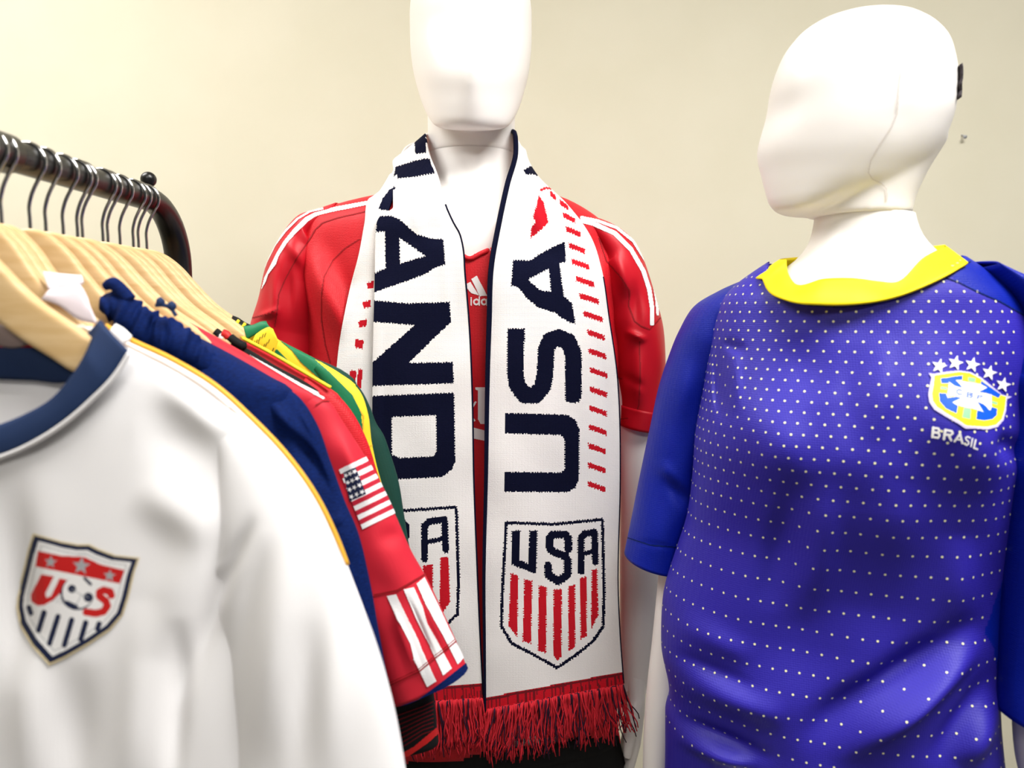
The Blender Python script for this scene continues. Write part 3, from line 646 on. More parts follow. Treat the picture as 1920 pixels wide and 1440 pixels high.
def fringe(edge, n, yoff, seed, spread):
    rnd = random.Random(seed); V = []; F = []; idx = []
    for i in range(n):
        u = (i+rnd.random())/n; k = min(len(edge)-1, int(u*(len(edge)-1))); p = edge[k]+np.array([0, yoff+rnd.uniform(-0.004, 0.002), 0.002])
        ln = rnd.uniform(0.048, 0.082)*(1.0 if 0.06 < u < .94 else 0.9); lean = spread*(u-0.5)*0.02+rnd.gauss(0, 0.007); pts = []
        a1, a2, ph = rnd.uniform(0.0008, 0.0055), rnd.uniform(0.0004, 0.003), rnd.uniform(0, 6.3)
        for s in np.linspace(0, 1, 9):
            pts.append((p[0]+lean*s+a1*s*math.sin(s*7+ph), p[1]-0.004*s+a2*math.sin(s*6+2*ph), p[2]-ln*s))
        v, f = wire_vf(np.array(pts), np.linspace(0.0011, 0.0007, 9), 4, len(V)); V += v.tolist(); F += f; idx += [1 if rnd.random() < 0.22 else 0]*len(f)
    o = obj('fringe', V, F, ['yarn', 'yarn_dark'], idx, sc); o['kind'] = 'stuff'; return o
fringe(PR[-2], 300, 0.0, 3, 1.0); fringe(PL[-2][::-1], 210, 0.0, 4, 0.2); fringe(PU[-2], 60, 0.0, 5, 0.2)

# ================================================================== blue jersey on mannequin two
j2 = empty('soccer_jersey', (W(1600, 720, Y2)[0], Y2, 0.80), 'royal blue jersey with cream dots, yellow collar and crest on right mannequin', 'jersey')
JR2 = [(488, 1440, 1812, 0.80, 0.086, 0.085, 2), (505, 1415, 1838, 0.80, 0.090, 0.09, 2.1), (530, 1382, 1876, 0.80, 0.096, 0.095, 2.1), (560, 1356, 1905, 0.80, 0.101, 0.1, 2.2), (600, 1342, 1922, 0.80, 0.106, 0.1, 2.2), (660, 1334, 1928, 0.80, 0.116, 0.1, 2.2),
       (740, 1322, 1925, 0.80, 0.130, 0.1, 2.1), (825, 1308, 1918, 0.80, 0.136, 0.1, 2.1), (900, 1302, 1905, 0.80, 0.126, 0.098, 2.1), (1000, 1288, 1893, 0.80, 0.106, 0.095, 2.15), (1060, 1270, 1886, 0.80, 0.099, 0.095, 2.2), (1150, 1246, 1880, 0.80, 0.096, 0.095, 2.2),
       (1240, 1242, 1876, 0.80, 0.102, 0.097, 2.2), (1340, 1257, 1883, 0.80, 0.104, 0.1, 2.2), (1380, 1250, 1888, 0.80, 0.105, 0.1, 2.2), (1440, 1250, 1898, 0.80, 0.106, 0.102, 2.2), (1620, 1246, 1915, 0.80, 0.108, 0.105, 2.2)]
fd2 = folds([(1400, 800, 1440, 830, 60, 0.008), (1790, 800, 1830, 830, 70, 0.010), (1500, 620, 1540, 760, 40, -0.003),
             (1345, 630, 1352, 800, 11, -0.012), (1350, 640, 1400, 660, 9, -0.006), (1375, 650, 1372, 780, 14, 0.006),
             (1850, 1190, 1560, 1440, 26, 0.014), (1860, 1150, 1480, 1400, 30, -0.010), (1880, 1240, 1740, 1440, 22, -0.006), (1880, 1300, 1800, 1440, 24, 0.009),
             (1800, 1000, 1790, 1180, 40, 0.005), (1690, 900, 1620, 1150, 60, 0.004), (1500, 880, 1440, 1150, 30, -0.006), (1560, 900, 1500, 1180, 34, 0.005),
             (1245, 1150, 1420, 1240, 26, 0.006), (1245, 1260, 1480, 1350, 26, 0.009), (1245, 1215, 1430, 1300, 14, -0.004), (1252, 1372, 1420, 1440, 16, 0.010), (1258, 1340, 1460, 1430, 14, -0.007),
             (1880, 835, 1925, 850, 22, -0.008), (1600, 640, 1590, 860, 26, -0.003), (1660, 620, 1640, 840, 26, 0.003)])
NECK2 = [(1440, 470), (1436, 528), (1448, 545), (1478, 556), (1540, 563), (1600, 562), (1660, 553), (1720, 533), (1770, 510), (1806, 488), (1806, 470)]
PB = loft(JR2, 230, 260, add(fd2, wob(0.0016, 0.018, 0.9), scale=1.3), turn=True)
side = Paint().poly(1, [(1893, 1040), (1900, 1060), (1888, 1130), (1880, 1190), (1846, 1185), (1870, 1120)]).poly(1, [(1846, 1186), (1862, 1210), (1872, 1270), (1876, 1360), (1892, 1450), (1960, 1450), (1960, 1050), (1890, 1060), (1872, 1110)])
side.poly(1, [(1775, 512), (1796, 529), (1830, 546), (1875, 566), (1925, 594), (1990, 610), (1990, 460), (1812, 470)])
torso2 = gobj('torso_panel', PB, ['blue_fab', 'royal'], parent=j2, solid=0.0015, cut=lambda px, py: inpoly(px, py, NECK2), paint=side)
S2 = sleeve([(1432, 512), (1400, 524), (1352, 545), (1308, 572), (1278, 620), (1257, 670), (1240, 720), (1222, 800), (1201, 900), (1185, 980), (1172, 1042)], [16, 36, 66, 92, 104, 112, 118, 118, 114, 108, 102], 0.80, [0.05, 0.058, 0.062, 0.062, 0.062, 0.06, 0.058, 0.056, 0.055, 0.053, 0.05], 120, 110, -1, 2.1, ys=[0.845, 0.85, 0.865, 0.88, 0.89, 0.9, 0.905, 0.91, 0.915, 0.915, 0.915],
            disp=add(folds([(1245, 880, 1300, 960, 14, -0.006), (1230, 860, 1290, 930, 12, 0.005), (1290, 640, 1260, 860, 22, 0.005), (1175, 1012, 1270, 1028, 4, -0.0016)]), wob(0.001, 0.04, 1.4)))
sl2 = gobj('sleeve', S2, ['royal'], parent=j2, solid=0.0015)
S3 = sleeve([(1815, 492), (1850, 505), (1920, 528), (1980, 570), (2022, 640), (2048, 750), (2060, 900), (2060, 1050), (2052, 1200), (2040, 1352)], [16, 40, 84, 120, 146, 160, 166, 166, 164, 158], 0.80, [0.05, 0.056, 0.06, 0.058, 0.056, 0.054, 0.052, 0.052, 0.05, 0.05], 120, 110, 1, 2.1, ys=[0.765, 0.76, 0.745, 0.73, 0.715, 0.71, 0.70, 0.70, 0.70, 0.70], disp=wob(0.0015, 0.03, 0.2))
sl3 = gobj('sleeve', S3, ['royal'], parent=j2, solid=0.0015)
# collar band: closed ring, front from the photo, back behind the neck
lo = [(1428, 521), (1440, 546), (1475, 563), (1540, 571), (1600, 570), (1660, 561), (1720, 541), (1770, 518), (1815, 491)]
up = [(1474, 487), (1478, 512), (1490, 531), (1545, 522), (1600, 521), (1650, 527), (1676, 529), (1735, 480), (1775, 461)]
bvt = bvh_of(torso2, t2)
def hit(px, py, default):
    d = Vector(W(px, py, 1.0)-np.array([0, 0, CAMZ])).normalized(); h = bvt.ray_cast(CO, d)[0]
    return default if h is None else h.y
loS = catmull(lo, 60); upS = catmull(up, 60); t = np.linspace(0, 1, 60)
yl = np.interp(t, [0, .1, .25, .5, .75, .9, 1], [0.785, 0.745, 0.716, 0.703, 0.714, 0.742, 0.782]); yu = np.interp(t, [0, .1, .25, .5, .75, .9, 1], [0.782, 0.752, 0.733, 0.726, 0.733, 0.752, 0.782])
yl = np.array([min(a, hit(p[0], p[1]+3, 9)-0.003) for a, p in zip(yl, loS)]); yl = np.convolve(np.pad(yl, 3, 'edge'), np.ones(7)/7, 'valid')-0.003
yu = np.array([min(a, hit(p[0], p[1], 9)-0.003) for a, p in zip(yu, upS)]); yu = np.convolve(np.pad(yu, 3, 'edge'), np.ones(7)/7, 'valid')-0.003
G = []
for w in np.linspace(0, 1, 10):
    y = yl*(1-w)+yu*w-0.003*math.sin(w*math.pi); G.append(W(loS[:, 0]*(1-w)+upS[:, 0]*w, loS[:, 1]*(1-w)+upS[:, 1]*w, y))
G = np.array(G)
# back half: from the right top round the back of the neck to the left top
back = []
for w in np.linspace(0, 1, 10):
    k = int(w*9+.5); a = G[k, -1]; c = G[k, 0]; bx = np.linspace(0, 1, 30)[1:-1]
    ang = bx*math.pi; x = (a[0]+c[0])/2+(a[0]-c[0])/2*np.cos(ang); y = 0.782+0.075*np.sin(ang); z = a[2]*(1-bx)+c[2]*bx-0.0+0.004*np.sin(ang)
    back.append(np.stack([x, y, z], 1))
G = np.concatenate([G, np.array(back)], 1)
gobj('collar', G, ['yellow'], parent=j2, solid=0.0022)
# printed dots
dots_V = []; dots_F = []
pyr = [566]
while pyr[-1] < 1450:
    q = pyr[-1]; pyr.append(q+np.interp(q, [560, 760, 900, 1040, 1200, 1440], [18.5, 20, 25, 37, 41, 43]))
pyr = [548, 530, 512]+pyr
rowpy = proj(np.stack([PB[:, 130, 0], PB[:, 130, 1], PB[:, 130, 2]], 1))[1]
nB, KB = PB.shape[:2]; du = 0.0129
# arc length measured on the undisplaced ring so that columns stay continuous
base = loft(JR2, 230, 260, turn=True)
bfront = bvh_of(torso2)
for k, q in enumerate(sorted(pyr)):
    fi = np.interp(q, rowpy, np.arange(nB)); i0 = min(int(fi), nB-2); f = fi-i0
    R0 = base[i0]*(1-f)+base[i0+1]*f; R1 = PB[i0]*(1-f)+PB[i0+1]*f
    d = np.linalg.norm(np.roll(R0, -1, 0)-R0, axis=1); s = np.concatenate([[0], np.cumsum(d)[:-1]]); s = s-s[130]
    js = np.arange(40, 222)
    off = 0.5*(k % 2)
    for c in range(-26, 27):
        u = (c+off)*du
        if u < s[js[0]] or u > s[js[-1]]: continue
        fj = np.interp(u, s[js], js); j0 = int(fj); g = fj-j0
        P = R1[j0]*(1-g)+R1[(j0+1) % KB]*g
        qx, qy = proj(P)
        if qx > 1905 or inpoly(np.array([qx]), np.array([qy-6]), NECK2)[0] or side(np.array([qx]), np.array([qy]))[0] == 1 or inpoly(np.array([qx]), np.array([qy-4.0]), lo+up[::-1])[0]: continue
        h, nr, _, ds = bfront.find_nearest(Vector(P), 0.004)
        if h is None: continue
        if nr.y > 0.5: continue
        if nr.y > 0: nr = nr if nr.dot(h-CO) < 0 else -nr
        nr = nr if nr.dot(h-CO) < 0 else -nr
        T = nr.cross(Vector((0, 0, 1))).normalized(); B = nr.cross(T); b0 = len(dots_V); r = 0.00118
        for a in range(8):
            an = a*math.pi/4; v = h+nr*0.0005+T*(r*math.cos(an))+B*(r*math.sin(an)); dots_V.append(tuple(v))
        dots_F.append([b0+a for a in range(8)])
o = obj('dot_print', dots_V, dots_F, 'dot', parent=j2); o['kind'] = 'stuff'
# crest, stars and lettering
pt = Paint(1680, 620, 6.0)
pt.poly(0, [(362, 480), (420, 490), (560, 465), (700, 452), (830, 470), (950, 530), (1060, 620), (1180, 720), (1290, 745), (1235, 770), (1225, 900), (1195, 1010), (1130, 1085), (1020, 1115), (900, 1105), (770, 1100), (700, 1050), (560, 970), (430, 890), (375, 810), (360, 720), (375, 620), (395, 530)])
pt.poly(1, [(428, 508), (560, 488), (700, 468), (820, 480), (940, 545), (1050, 635), (1160, 722), (1226, 745), (1208, 890), (1175, 1000), (1110, 1062), (1010, 1085), (900, 1078), (775, 1065), (700, 1010), (570, 935), (460, 860), (412, 790), (402, 715), (418, 620)])
for P in ([(495, 540), (560, 535), (640, 520), (740, 508), (735, 560), (660, 560), (745, 640), (700, 650), (600, 600), (505, 600)], [(945, 565), (1165, 720), (1140, 760), (1050, 720), (1000, 705), (915, 695), (1010, 640), (940, 605)],
          [(480, 705), (560, 710), (575, 760), (730, 740), (720, 770), (630, 810), (690, 850), (675, 935), (560, 880), (490, 800)], [(890, 800), (960, 820), (1050, 900), (1060, 860), (1125, 880), (1120, 950), (1070, 1000), (980, 1015), (890, 1000), (900, 900), (970, 915)]): pt.poly(2, P)
for P in ([(800, 525), (885, 535), (880, 590), (800, 575)], [(755, 865), (835, 880), (825, 1000), (735, 980)], [(495, 630), (570, 640), (570, 670), (495, 665)], [(1065, 790), (1130, 810), (1125, 840), (1060, 820)]): pt.poly(3, P)
pt.poly(4, [(568, 748), (590, 580), (650, 625), (742, 650), (672, 558), (780, 580), (930, 600), (1012, 645), (918, 692), (1010, 715), (1062, 718), (1066, 862), (1042, 900), (980, 835), (898, 798), (970, 918), (850, 880), (720, 855), (628, 810), (728, 762), (640, 738)])
pt.stroke(2, [(728, 678), (700, 668), (676, 682), (678, 706), (704, 722), (730, 722)], 16)
pt.stroke(2, [(795, 700), (788, 748)], 14).stroke(2, [(795, 700), (850, 712), (838, 726), (795, 724), (850, 738), (838, 756), (788, 748)], 12)
pt.stroke(2, [(912, 735), (900, 772)], 14).stroke(2, [(912, 735), (962, 742)], 12).stroke(2, [(908, 755), (945, 758)], 10)
bt2 = bvh_of(torso2)
decal('crest', bt2, pt, ['lav', 'cbf_yellow', 'cbf_blue', 'cbf_green', 'white_print'], j2, 0.8, 0.0011)
for c in ((480, 402), (662, 366), (850, 385), (1040, 475), (1195, 608)):
    decal('star', bt2, Paint(1680, 620, 6.0).star(0, c, 90, 0.25), ['white_print'], j2, 0.7, 0.0010)
pt = Paint(1680, 620, 6.0)
pt.stroke(0, [(420, 1090), (410, 1192)], 30).stroke(0, [(420, 1092), (478, 1100), (488, 1120), (474, 1142), (425, 1140), (482, 1152), (490, 1180), (472, 1202), (412, 1192)], 25)
pt.stroke(0, [(555, 1115), (538, 1215)], 30).stroke(0, [(555, 1115), (625, 1128), (634, 1152), (612, 1172), (555, 1168)], 25).stroke(0, [(590, 1170), (618, 1228)], 28)
pt.stroke(0, [(655, 1240), (715, 1160), (742, 1262)], 26).stroke(0, [(680, 1218), (735, 1228)], 18)
pt.stroke(0, [(826, 1204), (800, 1190), (778, 1200), (782, 1224), (806, 1242), (812, 1268), (790, 1284), (764, 1270)], 17)
pt.stroke(0, [(852, 1214), (838, 1298)], 17).stroke(0, [(888, 1226), (868, 1316), (908, 1330)], 18)
decal('lettering', bt2, pt, ['white_print'], j2, 0.7, 0.0010)
pt = Paint().stroke(0, [(1176, 1008), (1220, 1022), (1268, 1026)], 2)
bs = bvh_of(sl2, torso2)
decal('seam_stitching', bs, pt, ['navy_fab'], j2, 1.0, 0.0005)
pt = Paint(1380, 400, 3.556).stroke(0, [(175, 425), (240, 520), (330, 580), (500, 615), (700, 628), (900, 610), (1080, 560), (1280, 475), (1440, 385), (1560, 325)], 8).stroke(0, [(1380, 425), (1480, 460), (1600, 520), (1760, 590), (1920, 680)], 7)
decal('seam_stitching', bs, pt, ['navy_fab'], j2, 1.0, 0.0006)

# ================================================================== clothes rack and hangers
RX = -0.389; WZ = 1.4193; RZ = WZ+0.054
rack = empty('clothes_rack', (RX, 0.5, 0), 'black metal clothes rack rail full of wooden hangers', 'clothes rack')
def arc(c, r, a0, a1, n): return [(RX, c[0]+r*math.cos(a), c[1]+r*math.sin(a)) for a in np.linspace(a0, a1, n)]
YE = 0.838; RB = 0.068
rp = [(RX, y, RZ) for y in np.linspace(0.02, YE, 30)]+arc((YE, RZ-RB), RB, math.pi/2, 0, 16)[1:]+[(RX, YE+RB, z) for z in np.linspace(RZ-RB, 0.06, 14)[1:]]
T = np.array(rp)
wire('rail', T, np.interp(T[:, 1], [0, YE, YE+RB], [0.0125, 0.0125, 0.0145]), 'black_metal', rack, 24)
wire('post', arc((0.02, RZ-RB), RB, math.pi/2, math.pi, 12)+[(RX, 0.02-RB, z) for z in np.linspace(RZ-RB, 0.06, 12)[1:]], 0.0138, 'black_metal', rack, 20)
wire('joint_sleeve', [(RX, y, RZ) for y in (0.50, 0.502, 0.606, 0.609)], [0.0132, 0.0152, 0.0152, 0.0132], 'black_metal', rack, 24)
for y0 in (YE+RB, 0.02-RB):
    wire('foot_bar', catmull([(RX-0.24, y0, 0.05), (RX-0.1, y0, 0.06), (RX+0.1, y0, 0.06), (RX+0.24, y0, 0.05)], 16), 0.013, 'black_metal', rack, 16)
    for s in (-1, 1): wire('caster', [(RX+s*0.22-0.012, y0, 0.024), (RX+s*0.22+0.012, y0, 0.024)], 0.024, 'black_fab', rack, 20)
wire('base_bar', [(RX, 0.02-RB, 0.09), (RX, YE+RB, 0.09)], 0.011, 'black_metal', rack, 14)
kp = W(278.5, 336.5, 0.848); a = np.linspace(0, math.pi, 14)
wire('knob', [kp+[0, 0, -0.0082*math.cos(q)] for q in a], np.maximum(0.0083*np.sin(a), 0.0003), 'black_metal', rack, 20)
wire('knob_stem', [kp+[-0.002, 0, -0.022], kp+[0, 0, -0.006]], 0.004, 'black_metal', rack, 12)
# hanger prototype
def hanger_proto():
    h = empty('coat_hanger', (0, 0, 0), 'x', 'hanger', 'wooden hangers on the rack')
    prof = np.array([(0, 0), (0.008, -0.001), (0.016, -0.0040), (0.034, -0.0170), (0.05, -0.0350), (0.073, -0.059), (0.1, -0.0785), (0.115, -0.090), (0.122, -0.096)])
    C = catmull(prof, 44); hgt = np.interp(C[:, 0], [0, 0.03, 0.06, 0.11, 0.122], [0.040, 0.034, 0.028, 0.026, 0.020])
    T = np.gradient(C, axis=0); T /= np.linalg.norm(T, axis=1)[:, None]; Nn = np.stack([T[:, 1], -T[:, 0]], 1)   # pointing down-left
    rows = []; th = 0.0054; k = 28; q = np.linspace(0, 2*math.pi, k, endpoint=False)
    for i in range(len(C)):
        n = np.array([0, -1]) if i == 0 else Nn[i]*np.sign(-Nn[i, 1])
        mid = C[i]+n*hgt[i]/2
        cc = np.sign(np.cos(q))*abs(np.cos(q))**0.3; ss = np.sign(np.sin(q))*abs(np.sin(q))**0.4
        rows.append(np.stack([mid[0]-n[0]*hgt[i]/2*cc, th*ss, mid[1]-n[1]*hgt[i]/2*cc], 1))
    R = np.array(rows); Lm = R[:0:-1].copy(); Lm[..., 0] *= -1
    A = np.concatenate([Lm, R], 0); n = len(A); F = gfaces(n, k, True)[:, ::-1].tolist(); F.append(list(range(k))); F.append([(n-1)*k+i for i in range(k)][::-1])
    obj('wood_body', A, F, 'wood', parent=h)
    Rr = 0.0148; cz = 0.0528
    pts = [(0, 0, -0.006), (0, 0, 0.008), (0, 0, 0.018), (0.0016, 0, 0.0245)]+[(Rr*math.cos(t), 0, cz+Rr*math.sin(t)) for t in np.radians(np.linspace(-38, 205, 26))]
    wire('hook', catmull(pts, 60), 0.00155, 'chrome', h, 10)
    return h
HY = [0.515, 0.572, 0.583, 0.595, 0.630, 0.651, 0.676, 0.698, 0.706, 0.741, 0.750, 0.773, 0.800, 0.811, 0.829]
HL = ['nearest wooden hanger, holding the white crest jersey', 'second wooden hanger, just behind the nearest one', 'third wooden hanger, in front of the gold-trimmed jersey', 'wooden hanger of the gold-trimmed white jersey', 'wooden hanger behind the white folded tag', 'wooden hanger of the navy bunched shirt', 'wooden hanger just behind the navy shirt',
      'wooden hanger of the red flag-sleeve jersey', 'wooden hanger touching the back of the flag jersey hanger', 'wooden hanger of the black striped-collar shirt', 'wooden hanger of the red mesh jersey', 'wooden hanger with bare space between red and yellow jerseys', 'wooden hanger of the yellow and green jersey', 'second last wooden hanger before the rail bends', 'last wooden hanger, beside the bend of the rail']
proto = hanger_proto()
def copy_tree(o, parent=None):
    c = o.copy(); COL.objects.link(c)
    if parent is not None: c.parent = parent
    for ch in o.children: copy_tree(ch, c)
    return c
rots = [0, 1, 2, -2, 1, -3, 2, -1, 4, -2, 3, 0, -2, 2, 1]
kids = list(proto.children); SX = [1.08, 0.72, 0.72, 0.76, 0.86, 1, 0.92, 1, 1, 1, 1, 0.95, 1, 1, 1]
for i, y in enumerate(HY):
    if i == 0: h = proto
    else:
        h = proto.copy(); COL.objects.link(h)
        for ch in kids:
            c = ch.copy(); COL.objects.link(c); c.parent = h
            if 'wood' in ch.name: c.scale = (SX[i], 1, 1)
    h.location = (RX+0.0, y, WZ); h.rotation_euler = (0, 0, math.radians(rots[i]*0.8)); h['label'] = HL[i]

# ================================================================== garments on the rack
def mirror(P): Q = P.copy(); Q[..., 0] = 2*RX-Q[..., 0]; return Q[:, ::-1]
def garment(name, label, y, shoulder, sl_out, sl_w, bmat, smat=None, th=0.010, ry=0.011, zbot=0.74, body_low=0.215, disp=None, sdisp=None, cut=None, paint=None, spaint=None, mats=None, smats=None, group='jerseys hanging on the rack', N=120, K=120):
    r = empty(name, (RX, y, zbot), label, 'jersey', group)
    S = W(*np.array(shoulder, float).T, y)            # shoulder line, from collar to shoulder tip
    x = S[:, 0]-RX; z = S[:, 2]
    zz = list(z)+[z[-1]-0.10, z[-1]-0.22, zbot]; xx = list(x)+[min(x[-1], body_low)-0.004, body_low-0.008, body_low+0.005]
    zz = np.array(zz); xx = np.array(xx); Z = np.linspace(zz[0], zz[-1], N); X = spl(-zz, xx, -Z)
    t = (zz[0]-Z)/(zz[0]-zz[-1]); d = th*np.interp(t, [0, 0.06, 0.25, 1], [0.8, 0.9, 1, 1.15])
    P = ring(Z, RX-X, RX+X, np.full(N, y), d, d, np.full(N, 3.6), K, disp)
    body = gobj('body', P, mats or [bmat], parent=r, solid=0.0012, cut=cut, paint=paint, cut3=lambda c: (abs(c[:, 0]-RX) < (x[0]-0.006)*np.sqrt(np.clip(1-(z[0]-c[:, 2])/0.07, 0, 1))) & ((c[:, 1] < y) | (z[0]-c[:, 2] < 0.02)))
    Q = sleeve(sl_out, sl_w, y, ry, 90, 60, 1, 2.1, disp=sdisp)
    s1 = gobj('sleeve', Q, smats or [smat or bmat], parent=r, solid=0.0012, paint=spaint)
    n, m = Q.shape[:2]; s2 = obj('sleeve', mirror(Q), gfaces(n, m, True), [smat or bmat], parent=r, solid=0.0012)
    return r, body, s1
def band(name, lo, up, ylo, yup, mats, parent, N=50, K=8, solid=0.0018, mir=False):
    a = catmull(lo, N); b = catmull(up, N); t = np.linspace(0, 1, N); ya = np.interp(t, np.linspace(0, 1, len(ylo)), ylo); yb = np.interp(t, np.linspace(0, 1, len(yup)), yup)
    G = np.array([W(a[:, 0]*(1-w)+b[:, 0]*w, a[:, 1]*(1-w)+b[:, 1]*w, ya*(1-w)+yb*w-0.0015*math.sin(w*math.pi)) for w in np.linspace(0, 1, K)])
    if mir: G = np.concatenate([mirror(G)[:, :], G], 1)
    return gobj(name, G, mats, wrap=False, parent=parent, solid=solid, offset=0)
# 1 -- white jersey
y = 0.515
d1 = add(folds([(250, 800, 440, 830, 60, -0.006), (300, 700, 470, 860, 40, 0.005), (20, 860, 30, 1300, 34, -0.007), (250, 900, 420, 1010, 46, 0.006), (490, 900, 330, 1330, 22, -0.009), (430, 880, 290, 1240, 44, 0.006),
                (340, 1150, 320, 1500, 20, -0.007), (280, 1120, 240, 1500, 40, 0.006), (150, 1230, 130, 1520, 36, -0.005), (60, 1180, 60, 1500, 34, 0.006)]), wob(0.0007, 0.016, 0.2), scale=0.8)
sh1 = [(150, 610), (200, 634), (240, 655), (330, 702), (420, 765), (470, 806)]
wr, wb_, ws = garment('soccer_jersey', 'white jersey with navy collar and shield crest, nearest on the rack', y, sh1,
    [(400, 750), (440, 782), (482, 816), (540, 878), (588, 940), (625, 1012), (660, 1092), (700, 1192), (735, 1310), (760, 1440), (775, 1560)], [20, 60, 110, 180, 220, 240, 260, 280, 300, 320, 330], 'white_fab', th=0.016, ry=[0.008, 0.011, 0.014, 0.017, 0.019, 0.02, 0.021, 0.022, 0.022, 0.022, 0.022],
    disp=d1, sdisp=add(folds([(480, 960, 330, 1270, 14, -0.010), (560, 960, 480, 1440, 34, 0.007), (500, 1000, 420, 1300, 24, -0.004), (640, 1050, 620, 1500, 30, 0.005), (580, 1150, 560, 1500, 24, -0.005)]), wob(0.0007, 0.016, 1), scale=0.7),
    cut=lambda px, py: inpoly(px, py, [(-500, 560), (-420, 700), (-300, 800), (-129, 850), (-40, 832), (50, 800), (100, 772), (150, 730), (185, 695), (215, 668), (232, 640), (215, 560)]), N=200, K=260)
band('collar', [(-129, 884), (-40, 866), (40, 838), (110, 797), (170, 747), (215, 700), (242, 658)], [(-129, 822), (-40, 808), (50, 776), (95, 750), (130, 712), (152, 680), (186, 602)], [0.4945, 0.4940, 0.4935, 0.4930, 0.4930, 0.4935, 0.4955], [0.4985, 0.4980, 0.4975, 0.4970, 0.4970, 0.4990, 0.5110], ['navy_rib'], wr, mir=True)
band('collar_back', [(-129, 706), (60, 713), (130, 715), (165, 690), (225, 645)], [(-129, 648), (60, 652), (125, 652), (160, 630), (188, 600)], [0.5245, 0.5245, 0.5240, 0.5210, 0.5150], [0.5235, 0.5235, 0.5230, 0.5200, 0.5150], ['navy_rib'], wr, mir=True)
band('collar_stitching', [(-129, 890), (-40, 872), (40, 844), (112, 803), (173, 752), (219, 704), (246, 661)], [(-129, 884), (-40, 866), (40, 838), (110, 797), (170, 747), (215, 700), (242, 658)], [0.4950, 0.4945, 0.4940, 0.4935, 0.4935, 0.4940, 0.4960], [0.4945, 0.4940, 0.4935, 0.4930, 0.4930, 0.4935, 0.4955], ['white_print'], wr, K=3, mir=True)
band('neck_label', [(-16, 645), (30, 652), (68, 640)], [(-16, 606), (30, 614), (62, 624)], [0.5225]*3, [0.5225]*3, ['label_grey'], wr, N=20)
pt = Paint(0, 960, 4.8)
G0 = [(310, 190), (560, 260), (700, 285), (810, 285), (900, 330), (1050, 385), (1262, 408), (1215, 540), (1165, 760), (1115, 920), (1000, 1055), (800, 1190), (600, 1305), (450, 1375), (300, 1205), (185, 1010), (155, 860), (162, 760), (218, 540), (268, 330)]
cx, cy = 690, 720
ins = lambda k, ky=None: [(cx+(x-cx)*k, cy+(y_-cy)*(ky or k)) for x, y_ in G0]
pt.poly(0, G0).poly(1, ins(0.968)).poly(2, ins(0.875)).stroke(3, ins(0.80)+[ins(0.80)[0]], 6)
pt.poly(4, [(355, 345), (560, 390), (770, 400), (920, 470), (1130, 520), (1085, 640), (330, 485)])
for c, r in (((465, 445), 60), ((740, 480), 84), ((995, 568), 60)): pt.star(3, c, r, 0.1)
for a_, b_ in (((275, 855), (292, 905)), ((408, 900), (360, 1060)), ((532, 935), (455, 1178)), ((655, 965), (588, 1192)), ((780, 990), (735, 1140)), ((900, 1000), (885, 1045))): pt.stroke(1, [a_, b_], 48)
pt.poly(4, [(385, 555), (495, 575), (420, 725), (428, 768), (470, 750), (545, 592), (630, 610), (560, 720), (500, 780), (410, 832), (350, 838), (298, 800), (292, 740)])
for k in range(8): pt.stroke(3, [(480+k*34, 800+k*8), (560+k*26, 720+k*16)], 8)
pt.disc(1, (705, 728), 150).disc(2, (714, 716), 143)
pt.disc(1, (656, 686), 36).disc(1, (803, 762), 42).stroke(1, [(610, 815), (690, 850)], 46).stroke(1, [(770, 590), (825, 645)], 26).stroke(3, [(656, 690), (740, 740), (803, 762)], 7).stroke(3, [(740, 740), (690, 840)], 7)
pt.stroke(4, [(1010, 745), (1000, 712), (940, 698), (905, 715), (905, 755), (960, 795), (975, 840), (940, 890), (870, 908), (785, 895)], 66)
decal('crest', bvh_of(wb_), pt, ['pale_gold', 'navy_print', 'white_print', 'grey_print', 'red_print'], wr, 1.0, 0.0012)
decal('front_number_mark', bvh_of(wb_), Paint().disc(0, (-4, 762), 9), ['navy_print'], wr, 1.0, 0.001)
# 2 -- white jersey with gold edge
y = 0.584
gr, gb, gs = garment('soccer_jersey', 'white jersey with gold shoulder edge, directly behind the nearest jersey', y, [(196, 612), (235, 634), (320, 674), (400, 722), (470, 784), (500, 812)],
    [(440, 756), (470, 784), (540, 858), (590, 928), (628, 1004), (660, 1084), (695, 1180), (725, 1300)], [20, 60, 110, 140, 150, 160, 170, 180], 'white_fab', 'white_fab', th=0.019, ry=[0.012, 0.016, 0.018, 0.018, 0.018, 0.018, 0.018, 0.018])
e = W(*np.array([(196, 612), (235, 634), (320, 674), (400, 722), (470, 784), (540, 858), (590, 928), (628, 1004), (650, 1060)], float).T, y-0.012); wire('gold_edge', catmull(e, 70)+np.array([0.0005, 0, 0.0005]), 0.0020, 'gold', gr, 10)
band('collar', [(206, 624), (218, 632), (232, 645)], [(216, 612), (228, 618), (246, 634)], [0.566]*3, [0.568]*3, ['white_fab'], gr, N=14, solid=0.006)
# white folded tag among the hangers
tg = empty('fabric_tag', tuple(W(130, 560, 0.566)), 'white folded fabric tag standing between the wooden hangers', 'tag')
band('tag_front', [(78, 560), (110, 572), (150, 600), (182, 606)], [(92, 545), (120, 540), (150, 535), (163, 560)], [0.561, 0.563, 0.565, 0.566], [0.563, 0.565, 0.566, 0.567], ['tag'], tg, N=20)
band('tag_fold', [(92, 545), (120, 540), (150, 535), (156, 530)], [(80, 510), (110, 514), (140, 517), (154, 518)], [0.563, 0.565, 0.566, 0.567], [0.570, 0.571, 0.572, 0.572], ['tag'], tg, N=20)
